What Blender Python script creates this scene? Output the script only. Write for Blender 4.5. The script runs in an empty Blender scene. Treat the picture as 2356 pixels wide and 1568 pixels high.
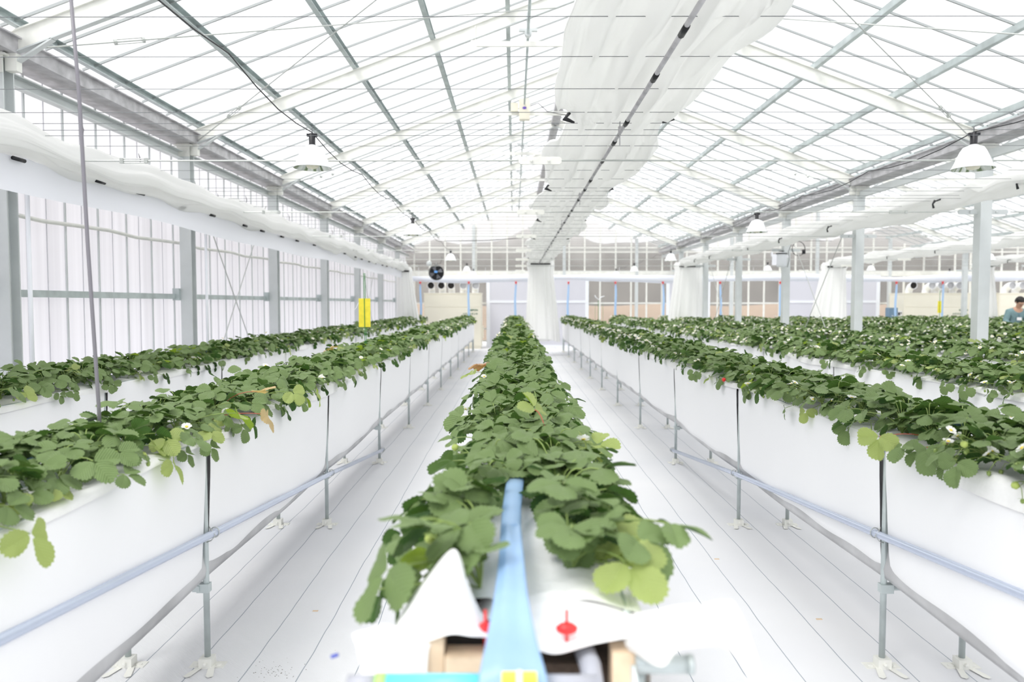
import bpy, math, random
import numpy as np
from mathutils import Vector, Matrix
PI = math.pi
SC = bpy.context.scene
COL = SC.collection
rnd = random.Random(7)

# ------------------------------------------------------------------ camera
F = 1750.0
cam_d = bpy.data.cameras.new('camera')
cam_d.sensor_width = 36.0
cam_d.lens = 36.0 * F / 2356.0
cam_d.clip_start = 0.05
cam_d.clip_end = 300
cam = bpy.data.objects.new('camera', cam_d)
COL.objects.link(cam)
cam.location = (0, 0, 1.5)
cam.rotation_euler = (PI/2 - math.atan(87/F), 0, 5/F)
cam_d.dof.use_dof = True
cam_d.dof.focus_distance = 4.0
cam_d.dof.aperture_fstop = 2.4
SC.camera = cam

# ------------------------------------------------------------------ daylight
w = bpy.data.worlds.new('overcast_sky'); SC.world = w
w.use_nodes = True
nt = w.node_tree; nt.nodes.clear()
out = nt.nodes.new('ShaderNodeOutputWorld'); bg = nt.nodes.new('ShaderNodeBackground')
tc = nt.nodes.new('ShaderNodeTexCoord'); sx = nt.nodes.new('ShaderNodeSeparateXYZ'); cr = nt.nodes.new('ShaderNodeValToRGB')
nt.links.new(tc.outputs['Generated'], sx.inputs[0]); nt.links.new(sx.outputs[2], cr.inputs[0])
cr.color_ramp.elements[0].position = 0.0; cr.color_ramp.elements[0].color = (0.86, 0.88, 0.92, 1)
cr.color_ramp.elements[1].position = 0.6; cr.color_ramp.elements[1].color = (1.0, 1.0, 1.0, 1)
nt.links.new(cr.outputs[0], bg.inputs[0]); bg.inputs[1].default_value = 0.92
nt.links.new(bg.outputs[0], out.inputs[0])
sun_d = bpy.data.lights.new('sun', 'SUN'); sun_d.energy = 1.35; sun_d.angle = math.radians(24); sun_d.color = (1.0, 0.985, 0.95)
sun = bpy.data.objects.new('sun', sun_d); COL.objects.link(sun); sun.rotation_euler = (math.radians(28), math.radians(-24), 0)
sun.location = (0, 0, 20)

vs = SC.view_settings
vs.view_transform = 'Standard'; vs.look = 'None'; vs.gamma = 1.0; vs.use_curve_mapping = False
vs.exposure = 0.86
cy = SC.cycles
cy.max_bounces = 8; cy.diffuse_bounces = 4; cy.glossy_bounces = 3; cy.transmission_bounces = 6; cy.transparent_max_bounces = 24
cy.sample_clamp_indirect = 6.0

# ------------------------------------------------------------------ materials
MAT = {}
def mat(name, col, rough=0.5, metal=0.0, noise=0.0, nscale=8.0, bump=0.0, bscale=60.0, transl=0.0, coat=0.0, spec=0.5):
    m = bpy.data.materials.new(name); m.use_nodes = True
    t = m.node_tree; b = t.nodes['Principled BSDF']; o = t.nodes['Material Output']
    b.inputs['Base Color'].default_value = (*col, 1); b.inputs['Roughness'].default_value = rough
    b.inputs['Metallic'].default_value = metal; b.inputs['Coat Weight'].default_value = coat
    b.inputs['Specular IOR Level'].default_value = spec
    tcn = t.nodes.new('ShaderNodeTexCoord')
    if noise:
        n = t.nodes.new('ShaderNodeTexNoise'); n.inputs['Scale'].default_value = nscale; n.inputs['Detail'].default_value = 4
        t.links.new(tcn.outputs['Object'], n.inputs['Vector'])
        r = t.nodes.new('ShaderNodeValToRGB')
        r.color_ramp.elements[0].position = 0.3; r.color_ramp.elements[1].position = 0.7
        r.color_ramp.elements[0].color = (*[c*(1-noise) for c in col], 1)
        r.color_ramp.elements[1].color = (*[min(1, c*(1+noise*0.5)) for c in col], 1)
        t.links.new(n.outputs[0], r.inputs[0]); t.links.new(r.outputs[0], b.inputs['Base Color'])
    if bump:
        n2 = t.nodes.new('ShaderNodeTexNoise'); n2.inputs['Scale'].default_value = bscale
        t.links.new(tcn.outputs['Object'], n2.inputs['Vector'])
        bp = t.nodes.new('ShaderNodeBump'); bp.inputs['Strength'].default_value = bump; bp.inputs['Distance'].default_value = 0.01
        t.links.new(n2.outputs[0], bp.inputs['Height']); t.links.new(bp.outputs[0], b.inputs['Normal'])
    if transl:
        tr = t.nodes.new('ShaderNodeBsdfTranslucent'); tr.inputs[0].default_value = (*col, 1)
        mx = t.nodes.new('ShaderNodeMixShader'); mx.inputs[0].default_value = transl
        t.links.new(b.outputs[0], mx.inputs[1]); t.links.new(tr.outputs[0], mx.inputs[2]); t.links.new(mx.outputs[0], o.inputs[0])
    MAT[name] = m
    return m

mat('galvanised', (0.56, 0.62, 0.62), 0.42, 0.4, noise=0.22, nscale=6)
mat('galvanised_pipe', (0.60, 0.66, 0.80), 0.25, 0.6, noise=0.02, nscale=1)
mat('pale_steel', (0.66, 0.69, 0.69), 0.5, 0.2, noise=0.08, nscale=4)
mat('cream_steel', (0.84, 0.84, 0.79), 0.5, 0.05, noise=0.10, nscale=7)
mat('bar_grey', (0.40, 0.42, 0.42), 0.5, 0.2)
mat('gutter_grey', (0.55, 0.54, 0.56), 0.5, 0.25, noise=0.3, nscale=9)
mat('wire', (0.16, 0.17, 0.18), 0.5, 0.2)
mat('rod_steel', (0.52, 0.54, 0.52), 0.4, 0.4)
mat('black_plastic', (0.012, 0.012, 0.016), 0.45)
mat('painted_shade', (0.02, 0.017, 0.015), 0.9)  # near-black colour standing in for shade inside openings
mat('white_cloth', (0.97, 0.972, 0.985), 0.75, noise=0.015, nscale=1.2, transl=0.05, spec=0.2)
mat('white_mulch', (0.93, 0.93, 0.92), 0.45, noise=0.05, nscale=9, bump=0.25, bscale=35, spec=0.3)
mat('end_cloth', (0.90, 0.885, 0.85), 0.6, noise=0.1, nscale=10, transl=0.25, spec=0.2)
mat('liner_grey', (0.55, 0.55, 0.56), 0.4, 0.15, noise=0.3, nscale=3)
mat('curtain_cloth', (0.95, 0.95, 0.94), 0.6, noise=0.02, nscale=4, transl=0.5, spec=0.2)
mat('curtain_cloth_brightened', (0.99, 0.99, 0.98), 0.7, transl=0.3, spec=0.1)  # same cloth as the curtains, colour brightened against the dim far end
mat('curtain_film', (0.86, 0.87, 0.92), 0.3, transl=0.2)
mat('duct_film', (0.90, 0.92, 0.98), 0.35, transl=0.25)
mat('reflector_white', (0.92, 0.93, 0.95), 0.12, 0.0, coat=0.5)
mat('reflector_inside', (0.62, 0.66, 0.60), 0.12, 0.9)
mat('bulb_glass', (0.85, 0.82, 0.68), 0.2)
mat('cream_paint', (0.84, 0.80, 0.67), 0.45, noise=0.03, nscale=2)
mat('lettering_green', (0.13, 0.22, 0.15), 0.6)
mat('yellow_card', (0.90, 0.76, 0.05), 0.5, noise=0.12, nscale=18)
mat('yellow_clip', (0.90, 0.82, 0.08), 0.4)
mat('green_stake', (0.05, 0.26, 0.06), 0.4)
mat('wood', (0.78, 0.60, 0.42), 0.7, noise=0.28, nscale=14)
mat('red_plastic', (0.75, 0.03, 0.03), 0.35)
mat('blue_tube', (0.53, 0.73, 0.95), 0.3, noise=0.12, nscale=12, transl=0.5)
mat('tube_pale', (0.62, 0.78, 0.97), 0.3, transl=0.5)
mat('cyan_tube', (0.16, 0.68, 0.85), 0.35, noise=0.12, nscale=30)
mat('lime_tape', (0.40, 0.70, 0.20), 0.5)
mat('grey_pipe', (0.42, 0.43, 0.48), 0.45)
mat('seam', (0.8, 0.8, 0.83), 0.5, transl=0.4)
mat('hose_grey', (0.22, 0.21, 0.235), 0.4)
mat('white_plastic', (0.84, 0.86, 0.90), 0.35)
mat('navy_plastic', (0.05, 0.08, 0.45), 0.4)
mat('slate_blue', (0.16, 0.25, 0.34), 0.5)
mat('petal', (0.95, 0.95, 0.92), 0.6, transl=0.3)
mat('flower_yellow', (0.86, 0.66, 0.08), 0.7)
mat('stem_green', (0.25, 0.35, 0.09), 0.5, noise=0.25, nscale=20)
mat('stem_red', (0.45, 0.10, 0.06), 0.5)
mat('bud_green', (0.42, 0.52, 0.13), 0.6, noise=0.2, nscale=60)
mat('berry_red', (0.70, 0.02, 0.015), 0.3)
mat('soil', (0.08, 0.055, 0.04), 0.95, noise=0.5, nscale=40)
mat('door_panel', (0.78, 0.78, 0.83), 0.5, transl=0.3)
mat('outside_ground', (0.31, 0.225, 0.155), 0.95, noise=0.15, nscale=0.4)
mat('outside_wall', (0.14, 0.13, 0.115), 0.95, noise=0.4, nscale=0.3)
mat('skin', (0.60, 0.36, 0.25), 0.6)
mat('hair_black', (0.015, 0.013, 0.012), 0.6, bump=0.4, bscale=80)
mat('teal_cloth', (0.20, 0.31, 0.33), 0.9, bump=0.2, bscale=30)
mat('dark_trousers', (0.05, 0.055, 0.07), 0.9)
mat('paper_white', (0.85, 0.85, 0.85), 0.6)
mat('label_blue', (0.15, 0.40, 0.85), 0.4)
mat('label_violet', (0.16, 0.09, 0.50), 0.4)
mat('chrome', (0.75, 0.75, 0.76), 0.15, 0.9)

def film_mat(name, col, transp, transl_share=0.6, tcol=(1, 1, 1)):
    m = bpy.data.materials.new(name); m.use_nodes = True
    t = m.node_tree; t.nodes.clear()
    o = t.nodes.new('ShaderNodeOutputMaterial')
    tp = t.nodes.new('ShaderNodeBsdfTransparent'); tp.inputs[0].default_value = (*tcol, 1)
    d = t.nodes.new('ShaderNodeBsdfDiffuse'); d.inputs[0].default_value = (*col, 1)
    l = t.nodes.new('ShaderNodeBsdfTranslucent'); l.inputs[0].default_value = (*col, 1)
    a = t.nodes.new('ShaderNodeMixShader'); a.inputs[0].default_value = transl_share
    b = t.nodes.new('ShaderNodeMixShader'); b.inputs[0].default_value = 1 - transp
    t.links.new(d.outputs[0], a.inputs[1]); t.links.new(l.outputs[0], a.inputs[2])
    t.links.new(tp.outputs[0], b.inputs[1]); t.links.new(a.outputs[0], b.inputs[2]); t.links.new(b.outputs[0], o.inputs[0])
    MAT[name] = m
    return m, t, a, b, tp, d, l
film_mat('roof_film', (0.97, 0.98, 0.99), 0.72, 0.85)
gm_, gt_, ga_, gb_, gtp_, gd_, gl_ = film_mat('gable_film', (0.78, 0.78, 0.79), 0.76, 0.8)
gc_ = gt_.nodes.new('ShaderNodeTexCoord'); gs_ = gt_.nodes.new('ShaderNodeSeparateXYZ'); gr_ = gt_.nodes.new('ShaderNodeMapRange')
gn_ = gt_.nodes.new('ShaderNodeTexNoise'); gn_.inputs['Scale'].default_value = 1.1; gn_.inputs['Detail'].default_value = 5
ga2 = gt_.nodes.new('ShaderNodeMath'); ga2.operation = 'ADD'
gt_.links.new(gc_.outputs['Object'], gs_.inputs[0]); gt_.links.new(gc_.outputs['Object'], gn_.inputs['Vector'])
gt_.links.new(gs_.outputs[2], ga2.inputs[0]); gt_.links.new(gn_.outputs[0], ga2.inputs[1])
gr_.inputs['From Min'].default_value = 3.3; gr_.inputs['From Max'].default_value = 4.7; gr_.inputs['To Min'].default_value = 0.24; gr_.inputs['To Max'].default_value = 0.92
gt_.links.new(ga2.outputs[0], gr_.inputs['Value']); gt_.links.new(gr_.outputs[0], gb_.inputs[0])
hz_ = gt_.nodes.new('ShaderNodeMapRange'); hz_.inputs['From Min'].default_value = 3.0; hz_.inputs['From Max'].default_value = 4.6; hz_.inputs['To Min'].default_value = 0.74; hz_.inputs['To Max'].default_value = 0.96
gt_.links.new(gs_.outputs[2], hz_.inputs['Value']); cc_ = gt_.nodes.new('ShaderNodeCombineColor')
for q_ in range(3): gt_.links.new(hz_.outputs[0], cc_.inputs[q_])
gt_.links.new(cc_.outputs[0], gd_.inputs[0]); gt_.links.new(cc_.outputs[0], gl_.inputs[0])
film_mat('upper_wall_film', (0.82, 0.83, 0.86), 0.35, 0.8)
m_, t_, a_, b_, tp_, d_, l_ = film_mat('side_film', (0.93, 0.92, 0.95), 0.12, 0.75)
tcn = t_.nodes.new('ShaderNodeTexCoord'); mp = t_.nodes.new('ShaderNodeMapping'); mp.inputs['Scale'].default_value = (1, 9, 0.15)
nz = t_.nodes.new('ShaderNodeTexNoise'); nz.inputs['Scale'].default_value = 1.6; nz.inputs['Detail'].default_value = 5
rp = t_.nodes.new('ShaderNodeValToRGB'); rp.color_ramp.elements[0].position = 0.3; rp.color_ramp.elements[1].position = 0.65
rp.color_ramp.elements[0].color = (0.76, 0.76, 0.79, 1); rp.color_ramp.elements[1].color = (0.84, 0.84, 0.87, 1)
t_.links.new(tcn.outputs['Object'], mp.inputs[0]); t_.links.new(mp.outputs[0], nz.inputs['Vector']); t_.links.new(nz.outputs[0], rp.inputs[0])
t_.links.new(rp.outputs[0], d_.inputs[0]); t_.links.new(rp.outputs[0], l_.inputs[0])

# white woven ground cover with thin printed lines
def floor_material():
    m = bpy.data.materials.new('ground_cover'); m.use_nodes = True; t = m.node_tree
    b = t.nodes['Principled BSDF']; b.inputs['Roughness'].default_value = 0.75; b.inputs['Specular IOR Level'].default_value = 0.25
    N = t.nodes.new; L = t.links.new
    tc = N('ShaderNodeTexCoord'); s = N('ShaderNodeSeparateXYZ'); L(tc.outputs['Object'], s.inputs[0])
    n = N('ShaderNodeTexNoise'); n.inputs['Scale'].default_value = 1.3; n.inputs['Detail'].default_value = 3; L(tc.outputs['Object'], n.inputs['Vector'])
    def M(op, a, b_=None):
        k = N('ShaderNodeMath'); k.operation = op
        for i, v in enumerate((a, b_)):
            if v is None: continue
            if isinstance(v, (int, float)): k.inputs[i].default_value = v
            else: L(v, k.inputs[i])
        return k.outputs[0]
    x = M('ADD', s.outputs[0], M('MULTIPLY', M('SUBTRACT', n.outputs[0], 0.5), 0.035))
    fr = M('FRACT', M('ADD', M('DIVIDE', x, 0.225), 100.35))
    d = M('ABSOLUTE', M('SUBTRACT', fr, 0.5))
    line = M('LESS_THAN', d, 0.0095)
    n2 = N('ShaderNodeTexNoise'); n2.inputs['Scale'].default_value = 0.9; n2.inputs['Detail'].default_value = 6; L(tc.outputs['Object'], n2.inputs['Vector'])
    r = N('ShaderNodeValToRGB'); r.color_ramp.elements[0].position = 0.3; r.color_ramp.elements[1].position = 0.75
    r.color_ramp.elements[0].color = (0.74, 0.75, 0.78, 1); r.color_ramp.elements[1].color = (0.81, 0.81, 0.825, 1); L(n2.outputs[0], r.inputs[0])
    # specks of dirt
    n3 = N('ShaderNodeTexVoronoi'); n3.inputs['Scale'].default_value = 7; L(tc.outputs['Object'], n3.inputs['Vector'])
    speck = M('LESS_THAN', n3.outputs['Distance'], 0.018)
    mx = N('ShaderNodeMix'); mx.data_type = 'RGBA'; L(line, mx.inputs[0]); L(r.outputs[0], mx.inputs[6]); mx.inputs[7].default_value = (0.33, 0.37, 0.42, 1)
    mx2 = N('ShaderNodeMix'); mx2.data_type = 'RGBA'; L(speck, mx2.inputs[0]); L(mx.outputs[2], mx2.inputs[6]); mx2.inputs[7].default_value = (0.62, 0.58, 0.52, 1)
    L(mx2.outputs[2], b.inputs['Base Color'])
    wv = N('ShaderNodeTexWave'); wv.inputs['Scale'].default_value = 80; wv.bands_direction = 'DIAGONAL'; L(tc.outputs['Object'], wv.inputs['Vector'])
    bp = N('ShaderNodeBump'); bp.inputs['Strength'].default_value = 0.25; bp.inputs['Distance'].default_value = 0.003
    L(wv.outputs[0], bp.inputs['Height']); L(bp.outputs[0], b.inputs['Normal'])
    MAT['ground_cover'] = m
floor_material()

def leaf_material(name, c_dark, c_mid, c_light, c_under, transl=0.28):
    m = bpy.data.materials.new(name); m.use_nodes = True; t = m.node_tree
    b = t.nodes['Principled BSDF']; o = t.nodes['Material Output']; N = t.nodes.new; L = t.links.new
    b.inputs['Roughness'].default_value = 0.48; b.inputs['Specular IOR Level'].default_value = 0.28
    uv = N('ShaderNodeUVMap'); s = N('ShaderNodeSeparateXYZ'); L(uv.outputs[0], s.inputs[0])
    def M(op, a, b_=None):
        k = N('ShaderNodeMath'); k.operation = op
        for i, v in enumerate((a, b_)):
            if v is None: continue
            if isinstance(v, (int, float)): k.inputs[i].default_value = v
            else: L(v, k.inputs[i])
        return k.outputs[0]
    ax = M('ABSOLUTE', s.outputs[0])
    ph = M('MULTIPLY', M('SUBTRACT', s.outputs[1], M('MULTIPLY', ax, 0.95)), 8.5)
    fr = M('ABSOLUTE', M('SUBTRACT', M('FRACT', M('ADD', ph, 10.0)), 0.5))   # 0..0.5
    vein = M('LESS_THAN', fr, 0.07); mid = M('LESS_THAN', ax, 0.014)
    vm = M('MULTIPLY', M('MAXIMUM', vein, mid), 0.17)
    at = N('ShaderNodeAttribute'); at.attribute_name = 'tint'
    oi = N('ShaderNodeObjectInfo')
    tcn = N('ShaderNodeTexCoord'); nz = N('ShaderNodeTexNoise'); nz.inputs['Scale'].default_value = 14; L(tcn.outputs['Object'], nz.inputs['Vector'])
    f = M('ADD', M('MULTIPLY', at.outputs['Fac'], 0.62), M('ADD', M('MULTIPLY', oi.outputs['Random'], 0.22), M('MULTIPLY', nz.outputs[0], 0.16)))
    r = N('ShaderNodeValToRGB'); e = r.color_ramp.elements
    e[0].position = 0.26; e[0].color = (*c_dark, 1); e[1].position = 0.80; e[1].color = (*c_light, 1)
    k = e.new(0.5); k.color = (*c_mid, 1); L(f, r.inputs[0])
    mx = N('ShaderNodeMix'); mx.data_type = 'RGBA'; L(vm, mx.inputs[0]); L(r.outputs[0], mx.inputs[6]); mx.inputs[7].default_value = (*[min(1, c*1.7+0.03) for c in c_mid], 1)
    ge = N('ShaderNodeNewGeometry')
    mu = N('ShaderNodeMix'); mu.data_type = 'RGBA'; L(ge.outputs['Backfacing'], mu.inputs[0]); L(mx.outputs[2], mu.inputs[6]); mu.inputs[7].default_value = (*c_under, 1)
    L(mu.outputs[2], b.inputs['Base Color'])
    bp = N('ShaderNodeBump'); bp.inputs['Strength'].default_value = 0.55; bp.inputs['Distance'].default_value = 0.0025
    L(M('MULTIPLY', fr, 2.0), bp.inputs['Height']); L(bp.outputs[0], b.inputs['Normal'])
    tr = N('ShaderNodeBsdfTranslucent'); hs = N('ShaderNodeMix'); hs.data_type = 'RGBA'; hs.inputs[0].default_value = 0.5
    L(mu.outputs[2], hs.inputs[6]); hs.inputs[7].default_value = (*[min(1, q) for q in (c_light[0]*1.3, c_light[1]*1.35, c_light[2]*0.6)], 1)
    L(hs.outputs[2], tr.inputs[0])
    ms = N('ShaderNodeMixShader'); ms.inputs[0].default_value = transl
    L(b.outputs[0], ms.inputs[1]); L(tr.outputs[0], ms.inputs[2]); L(ms.outputs[0], o.inputs[0])
    MAT[name] = m
leaf_material('leaf_green', (0.012, 0.046, 0.011), (0.045, 0.122, 0.028), (0.150, 0.255, 0.074), (0.18, 0.26, 0.10), 0.2)
leaf_material('leaf_lime', (0.20, 0.33, 0.04), (0.28, 0.42, 0.05), (0.38, 0.50, 0.08), (0.40, 0.48, 0.18), 0.4)
leaf_material('leaf_autumn', (0.42, 0.27, 0.08), (0.58, 0.42, 0.16), (0.66, 0.50, 0.22), (0.60, 0.45, 0.25), 0.3)
leaf_material('leaf_dry', (0.35, 0.16, 0.06), (0.46, 0.24, 0.09), (0.55, 0.32, 0.14), (0.45, 0.26, 0.13), 0.2)

# ------------------------------------------------------------------ helpers
def cr1(P, t):
    n = len(P)-1; t = min(max(t, 0), 0.99999)*n; i = int(t); f = t-i
    p0, p1, p2, p3 = P[max(i-1, 0)], P[i], P[i+1], P[min(i+2, n)]
    return 0.5*((2*p1)+(-p0+p2)*f+(2*p0-5*p1+4*p2-p3)*f*f+(-p0+3*p1-3*p2+p3)*f**3)
class MB:
    def __init__(s): s.v = []; s.f = []; s.mi = []; s.cur = 0
    def add(s, V, Fc):
        o = len(s.v); s.v += [tuple(p) for p in V]; s.f += [tuple(i+o for i in q) for q in Fc]; s.mi += [s.cur]*len(Fc); return s
    def box(s, x0, x1, y0, y1, z0, z1, M=None):
        V = [(x0,y0,z0),(x1,y0,z0),(x1,y1,z0),(x0,y1,z0),(x0,y0,z1),(x1,y0,z1),(x1,y1,z1),(x0,y1,z1)]
        if M is not None: V = [tuple(M @ Vector(p)) for p in V]
        return s.add(V, [(0,3,2,1),(4,5,6,7),(0,1,5,4),(1,2,6,5),(2,3,7,6),(3,0,4,7)])
    def bar(s, a, b, w, h, up=(0,0,1)):
        a = Vector(a); b = Vector(b); d = (b-a); L = d.length; d.normalize()
        r = d.cross(Vector(up)); r.normalize(); u = r.cross(d)
        M = Matrix(((r.x,d.x,u.x,a.x),(r.y,d.y,u.y,a.y),(r.z,d.z,u.z,a.z),(0,0,0,1)))
        return s.box(-w/2, w/2, 0, L, -h/2, h/2, M)
    def tube(s, pts, r, n=8, cap=True):
        pts = [Vector(p) for p in pts]; R = r if isinstance(r, (list, tuple)) else [r]*len(pts)
        V = []; prev = None
        for i, p in enumerate(pts):
            d = (pts[min(i+1, len(pts)-1)] - pts[max(i-1, 0)]).normalized()
            if prev is None:
                a = Vector((0,0,1)) if abs(d.z) < 0.9 else Vector((1,0,0)); u = d.cross(a).normalized()
            else:
                u = (prev - d*prev.dot(d)); u = u.normalized() if u.length > 1e-6 else d.orthogonal().normalized()
            prev = u; v = d.cross(u)
            for k in range(n):
                c = 2*PI*k/n; V.append(p + (u*math.cos(c) + v*math.sin(c))*R[i])
        Fc = []
        for i in range(len(pts)-1):
            for k in range(n):
                a = i*n+k; b = i*n+(k+1) % n; Fc.append((a, b, b+n, a+n))
        if cap: Fc.append(tuple(range(n-1, -1, -1))); Fc.append(tuple((len(pts)-1)*n+k for k in range(n)))
        return s.add(V, Fc)
    def lathe(s, prof, n=24, M=None, cap=False):
        V = []
        for (r, z) in prof:
            for k in range(n):
                c = 2*PI*k/n; p = Vector((r*math.cos(c), r*math.sin(c), z)); V.append(M @ p if M is not None else p)
        Fc = []
        for i in range(len(prof)-1):
            for k in range(n):
                a = i*n+k; b = i*n+(k+1) % n; Fc.append((a, b, b+n, a+n))
        if cap: Fc.append(tuple(range(n-1, -1, -1))); Fc.append(tuple((len(prof)-1)*n+k for k in range(n)))
        return s.add(V, Fc)
    def grid(s, fn, nu, nv, closed_u=False):
        V = [fn(i/nu, j/nv) for j in range(nv+1) for i in range(nu + (0 if closed_u else 1))]
        W = nu if closed_u else nu+1
        Fc = []
        for j in range(nv):
            for i in range(nu):
                a = j*W+i; b = j*W+(i+1) % W; Fc.append((a, b, b+W, a+W))
        return s.add(V, Fc)
    def mesh(s, name, mats, smooth=False):
        me = bpy.data.meshes.new(name); me.from_pydata(s.v, [], s.f)
        for m in (mats if isinstance(mats, (list, tuple)) else [mats]): me.materials.append(MAT[m])
        if any(s.mi): me.polygons.foreach_set('material_index', s.mi)
        if smooth: me.polygons.foreach_set('use_smooth', [True]*len(s.f))
        me.update(); return me

def link(name, me, parent=None, loc=None, rot=None, scale=None, label=None):
    o = bpy.data.objects.new(name, me); COL.objects.link(o)
    if parent is not None: o.parent = parent
    if loc is not None: o.location = loc
    if rot is not None: o.rotation_euler = rot
    if scale is not None: o.scale = scale
    if label: o['label'] = label
    return o
def tag(o, label, cat, group=None, kind=None):
    o['label'] = label; o['category'] = cat
    if group: o['group'] = group
    if kind: o['kind'] = kind
    return o
def thing(name, label, cat, loc=(0,0,0), group=None, kind=None, rz=0):
    o = bpy.data.objects.new(name, None); COL.objects.link(o); o.location = loc; o.rotation_euler = (0,0,rz)
    return tag(o, label, cat, group, kind)
def part(name, mb, mats, parent, smooth=False, label=None):
    return link(name, mb.mesh(name, mats, smooth), parent, label=label)
def struct(name, mb, mats, label, cat, smooth=False):
    o = link(name, mb.mesh(name, mats, smooth)); return tag(o, label, cat, kind='structure')
ORD = ['first','second','third','fourth','fifth','sixth','seventh','eighth','ninth','tenth','eleventh','twelfth','thirteenth','fourteenth']

# ------------------------------------------------------------------ dimensions
GUT = [-3.57, 5.10, 13.77, 22.44]           # gutter / column lines
EAVE = 3.2; SLOPE = 0.3626
FY = [-0.65 + 3*k for k in range(9)] + [26.3]
YW = 26.3
RISE = 4.335*SLOPE

# ------------------------------------------------------------------ setting
struct('floor', MB().box(-6, 24, -3, 30, -0.05, 0.0), 'ground_cover', 'white woven ground cover with thin grey lines running to the far wall', 'floor')
og = MB().box(-60, 90, 30.0, 160, -0.25, -0.2).box(-60, -6.01, -10, 30, -0.25, -0.2)
struct('ground_outside', og, 'outside_ground', 'tan bare ground seen through the far film wall', 'ground')
# low grey-brown bank and sheds far beyond the gable film
def bank(u, v):
    x = -30 + 80*u; h = 5.4 + 0.5*math.sin(x*0.32+1) + 0.35*math.sin(x*0.9) + 0.2*math.sin(x*2.3) + 0.12*math.sin(x*7.1)
    return (x, 41 + 6*v + 0.4*math.sin(x), -0.2 + (h*math.sin(min(1, v*1.25)*PI/2)))
struct('hill', MB().grid(bank, 120, 8), 'outside_wall', 'grey-brown bank beyond the far gable wall', 'hill', True)

def berm(u, v):
    x = -30+80*u; return (x, 33+3*v, -0.2+(1.62+0.06*math.sin(x*1.1))*math.sin(min(1, v*1.3)*PI/2))
struct('hill', MB().grid(berm, 80, 6), 'outside_ground', 'low tan earth bank just beyond the far gable wall', 'hill', True)
SPAN_NAME = ['near span', 'middle span', 'right-hand far span']
# roof film + glazing bars
for s in range(3):
    x0, x1 = GUT[s], GUT[s+1]; xm = (x0+x1)/2
    z0 = EAVE+0.16+0.07; z1 = z0+RISE
    for side in (0, 1):
        a, b = (x0+0.02, xm) if side == 0 else (x1-0.02, xm)
        mb = MB(); mb.add([(a, -1, z0), (b, -1, z1), (b, YW, z1), (a, YW, z0)], [(0,1,2,3)])
        o = struct('ceiling', mb, 'roof_film', f'clear glazed roof slope on the {"left" if side==0 else "right"} of the {SPAN_NAME[s]}', 'roof')
        gb = MB(); y = -0.65
        while y < YW:
            gb.bar((a, y, z0-0.015), (b, y, z1-0.015), 0.015, 0.020); y += 0.5
        part('glazing_bars', gb, 'bar_grey', o, label='thin grey glazing bars from gutter to ridge')
# columns
def column_mesh():
    mb = MB(); w = 0.062; t = 0.012
    mb.box(-w, w, -w, -w+t, 0, EAVE).box(-w, w, w-t, w, 0, EAVE).box(-0.005, 0.005, -w+t, w-t, 0, EAVE)
    mb.box(-w, -w+0.012, -w+t, w-t, 0, EAVE)
    return mb
col_me = column_mesh().mesh('column', 'pale_steel')
def cap_mb():
    mb = MB(); mb.box(-0.09, 0.09, -0.08, 0.08, EAVE-0.005, EAVE+0.01); mb.box(-0.07, 0.07, -0.07, -0.064, EAVE-0.12, EAVE+0.12)
    for q in (-0.04, 0.04):
        for z in (EAVE-0.07, EAVE+0.05): mb.box(q-0.012, q+0.012, -0.078, -0.07, z-0.012, z+0.012)
    return mb
cap_me = cap_mb().mesh('column_cap', 'cream_steel')
LINE = ['left wall', 'first inner line', 'second inner line', 'right wall']
for g, x in enumerate(GUT):
    for k, y in enumerate(FY[1:-1]):
        o = link('column', col_me, None, (x, y, 0))
        tag(o, f'pale steel column on the {LINE[g]}, {ORD[k]} from the camera', 'column', kind='structure')
        link('bracket', cap_me, o)
# gutters, eave beams
for g, x in enumerate(GUT):
    gm = MB(); z = EAVE+0.02
    gm.box(x-0.13, x+0.13, -1, YW, z, z+0.012).box(x-0.14, x-0.13, -1, YW, z, z+0.11).box(x+0.13, x+0.14, -1, YW, z, z+0.11)
    gm.box(x-0.17, x-0.14, -1, YW, z+0.10, z+0.11).box(x+0.14, x+0.17, -1, YW, z+0.10, z+0.11)
    o = link('gutter', gm.mesh('gutter', 'gutter_grey')); tag(o, ['grey sheet steel gutter along the top of the left wall', 'grey sheet steel gutter over the first inner column line', 'grey sheet steel gutter over the second inner column line','grey sheet steel gutter over the right wall'][g], 'gutter', kind='structure')
    for k in range(len(FY)-1):
        ya, yb = FY[k]+0.07, FY[k+1]-0.07
        sx = -0.03 if g == 0 else 0.0
        em = MB().box(x+sx-0.03, x+sx+0.03, ya, yb, 3.05, 3.06).box(x+sx-0.03, x+sx-0.022, ya, yb, 3.06, 3.13).box(x+sx-0.03, x+sx+0.03, ya, yb, 3.13, 3.14)
        o = link('eave_beam', em.mesh('eave_beam', 'pale_steel')); tag(o, f'pale galvanised eave beam under the {["left wall","first inner","second inner","right wall"][g]} gutter, {ORD[k]} bay', 'beam', kind='structure')
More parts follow.
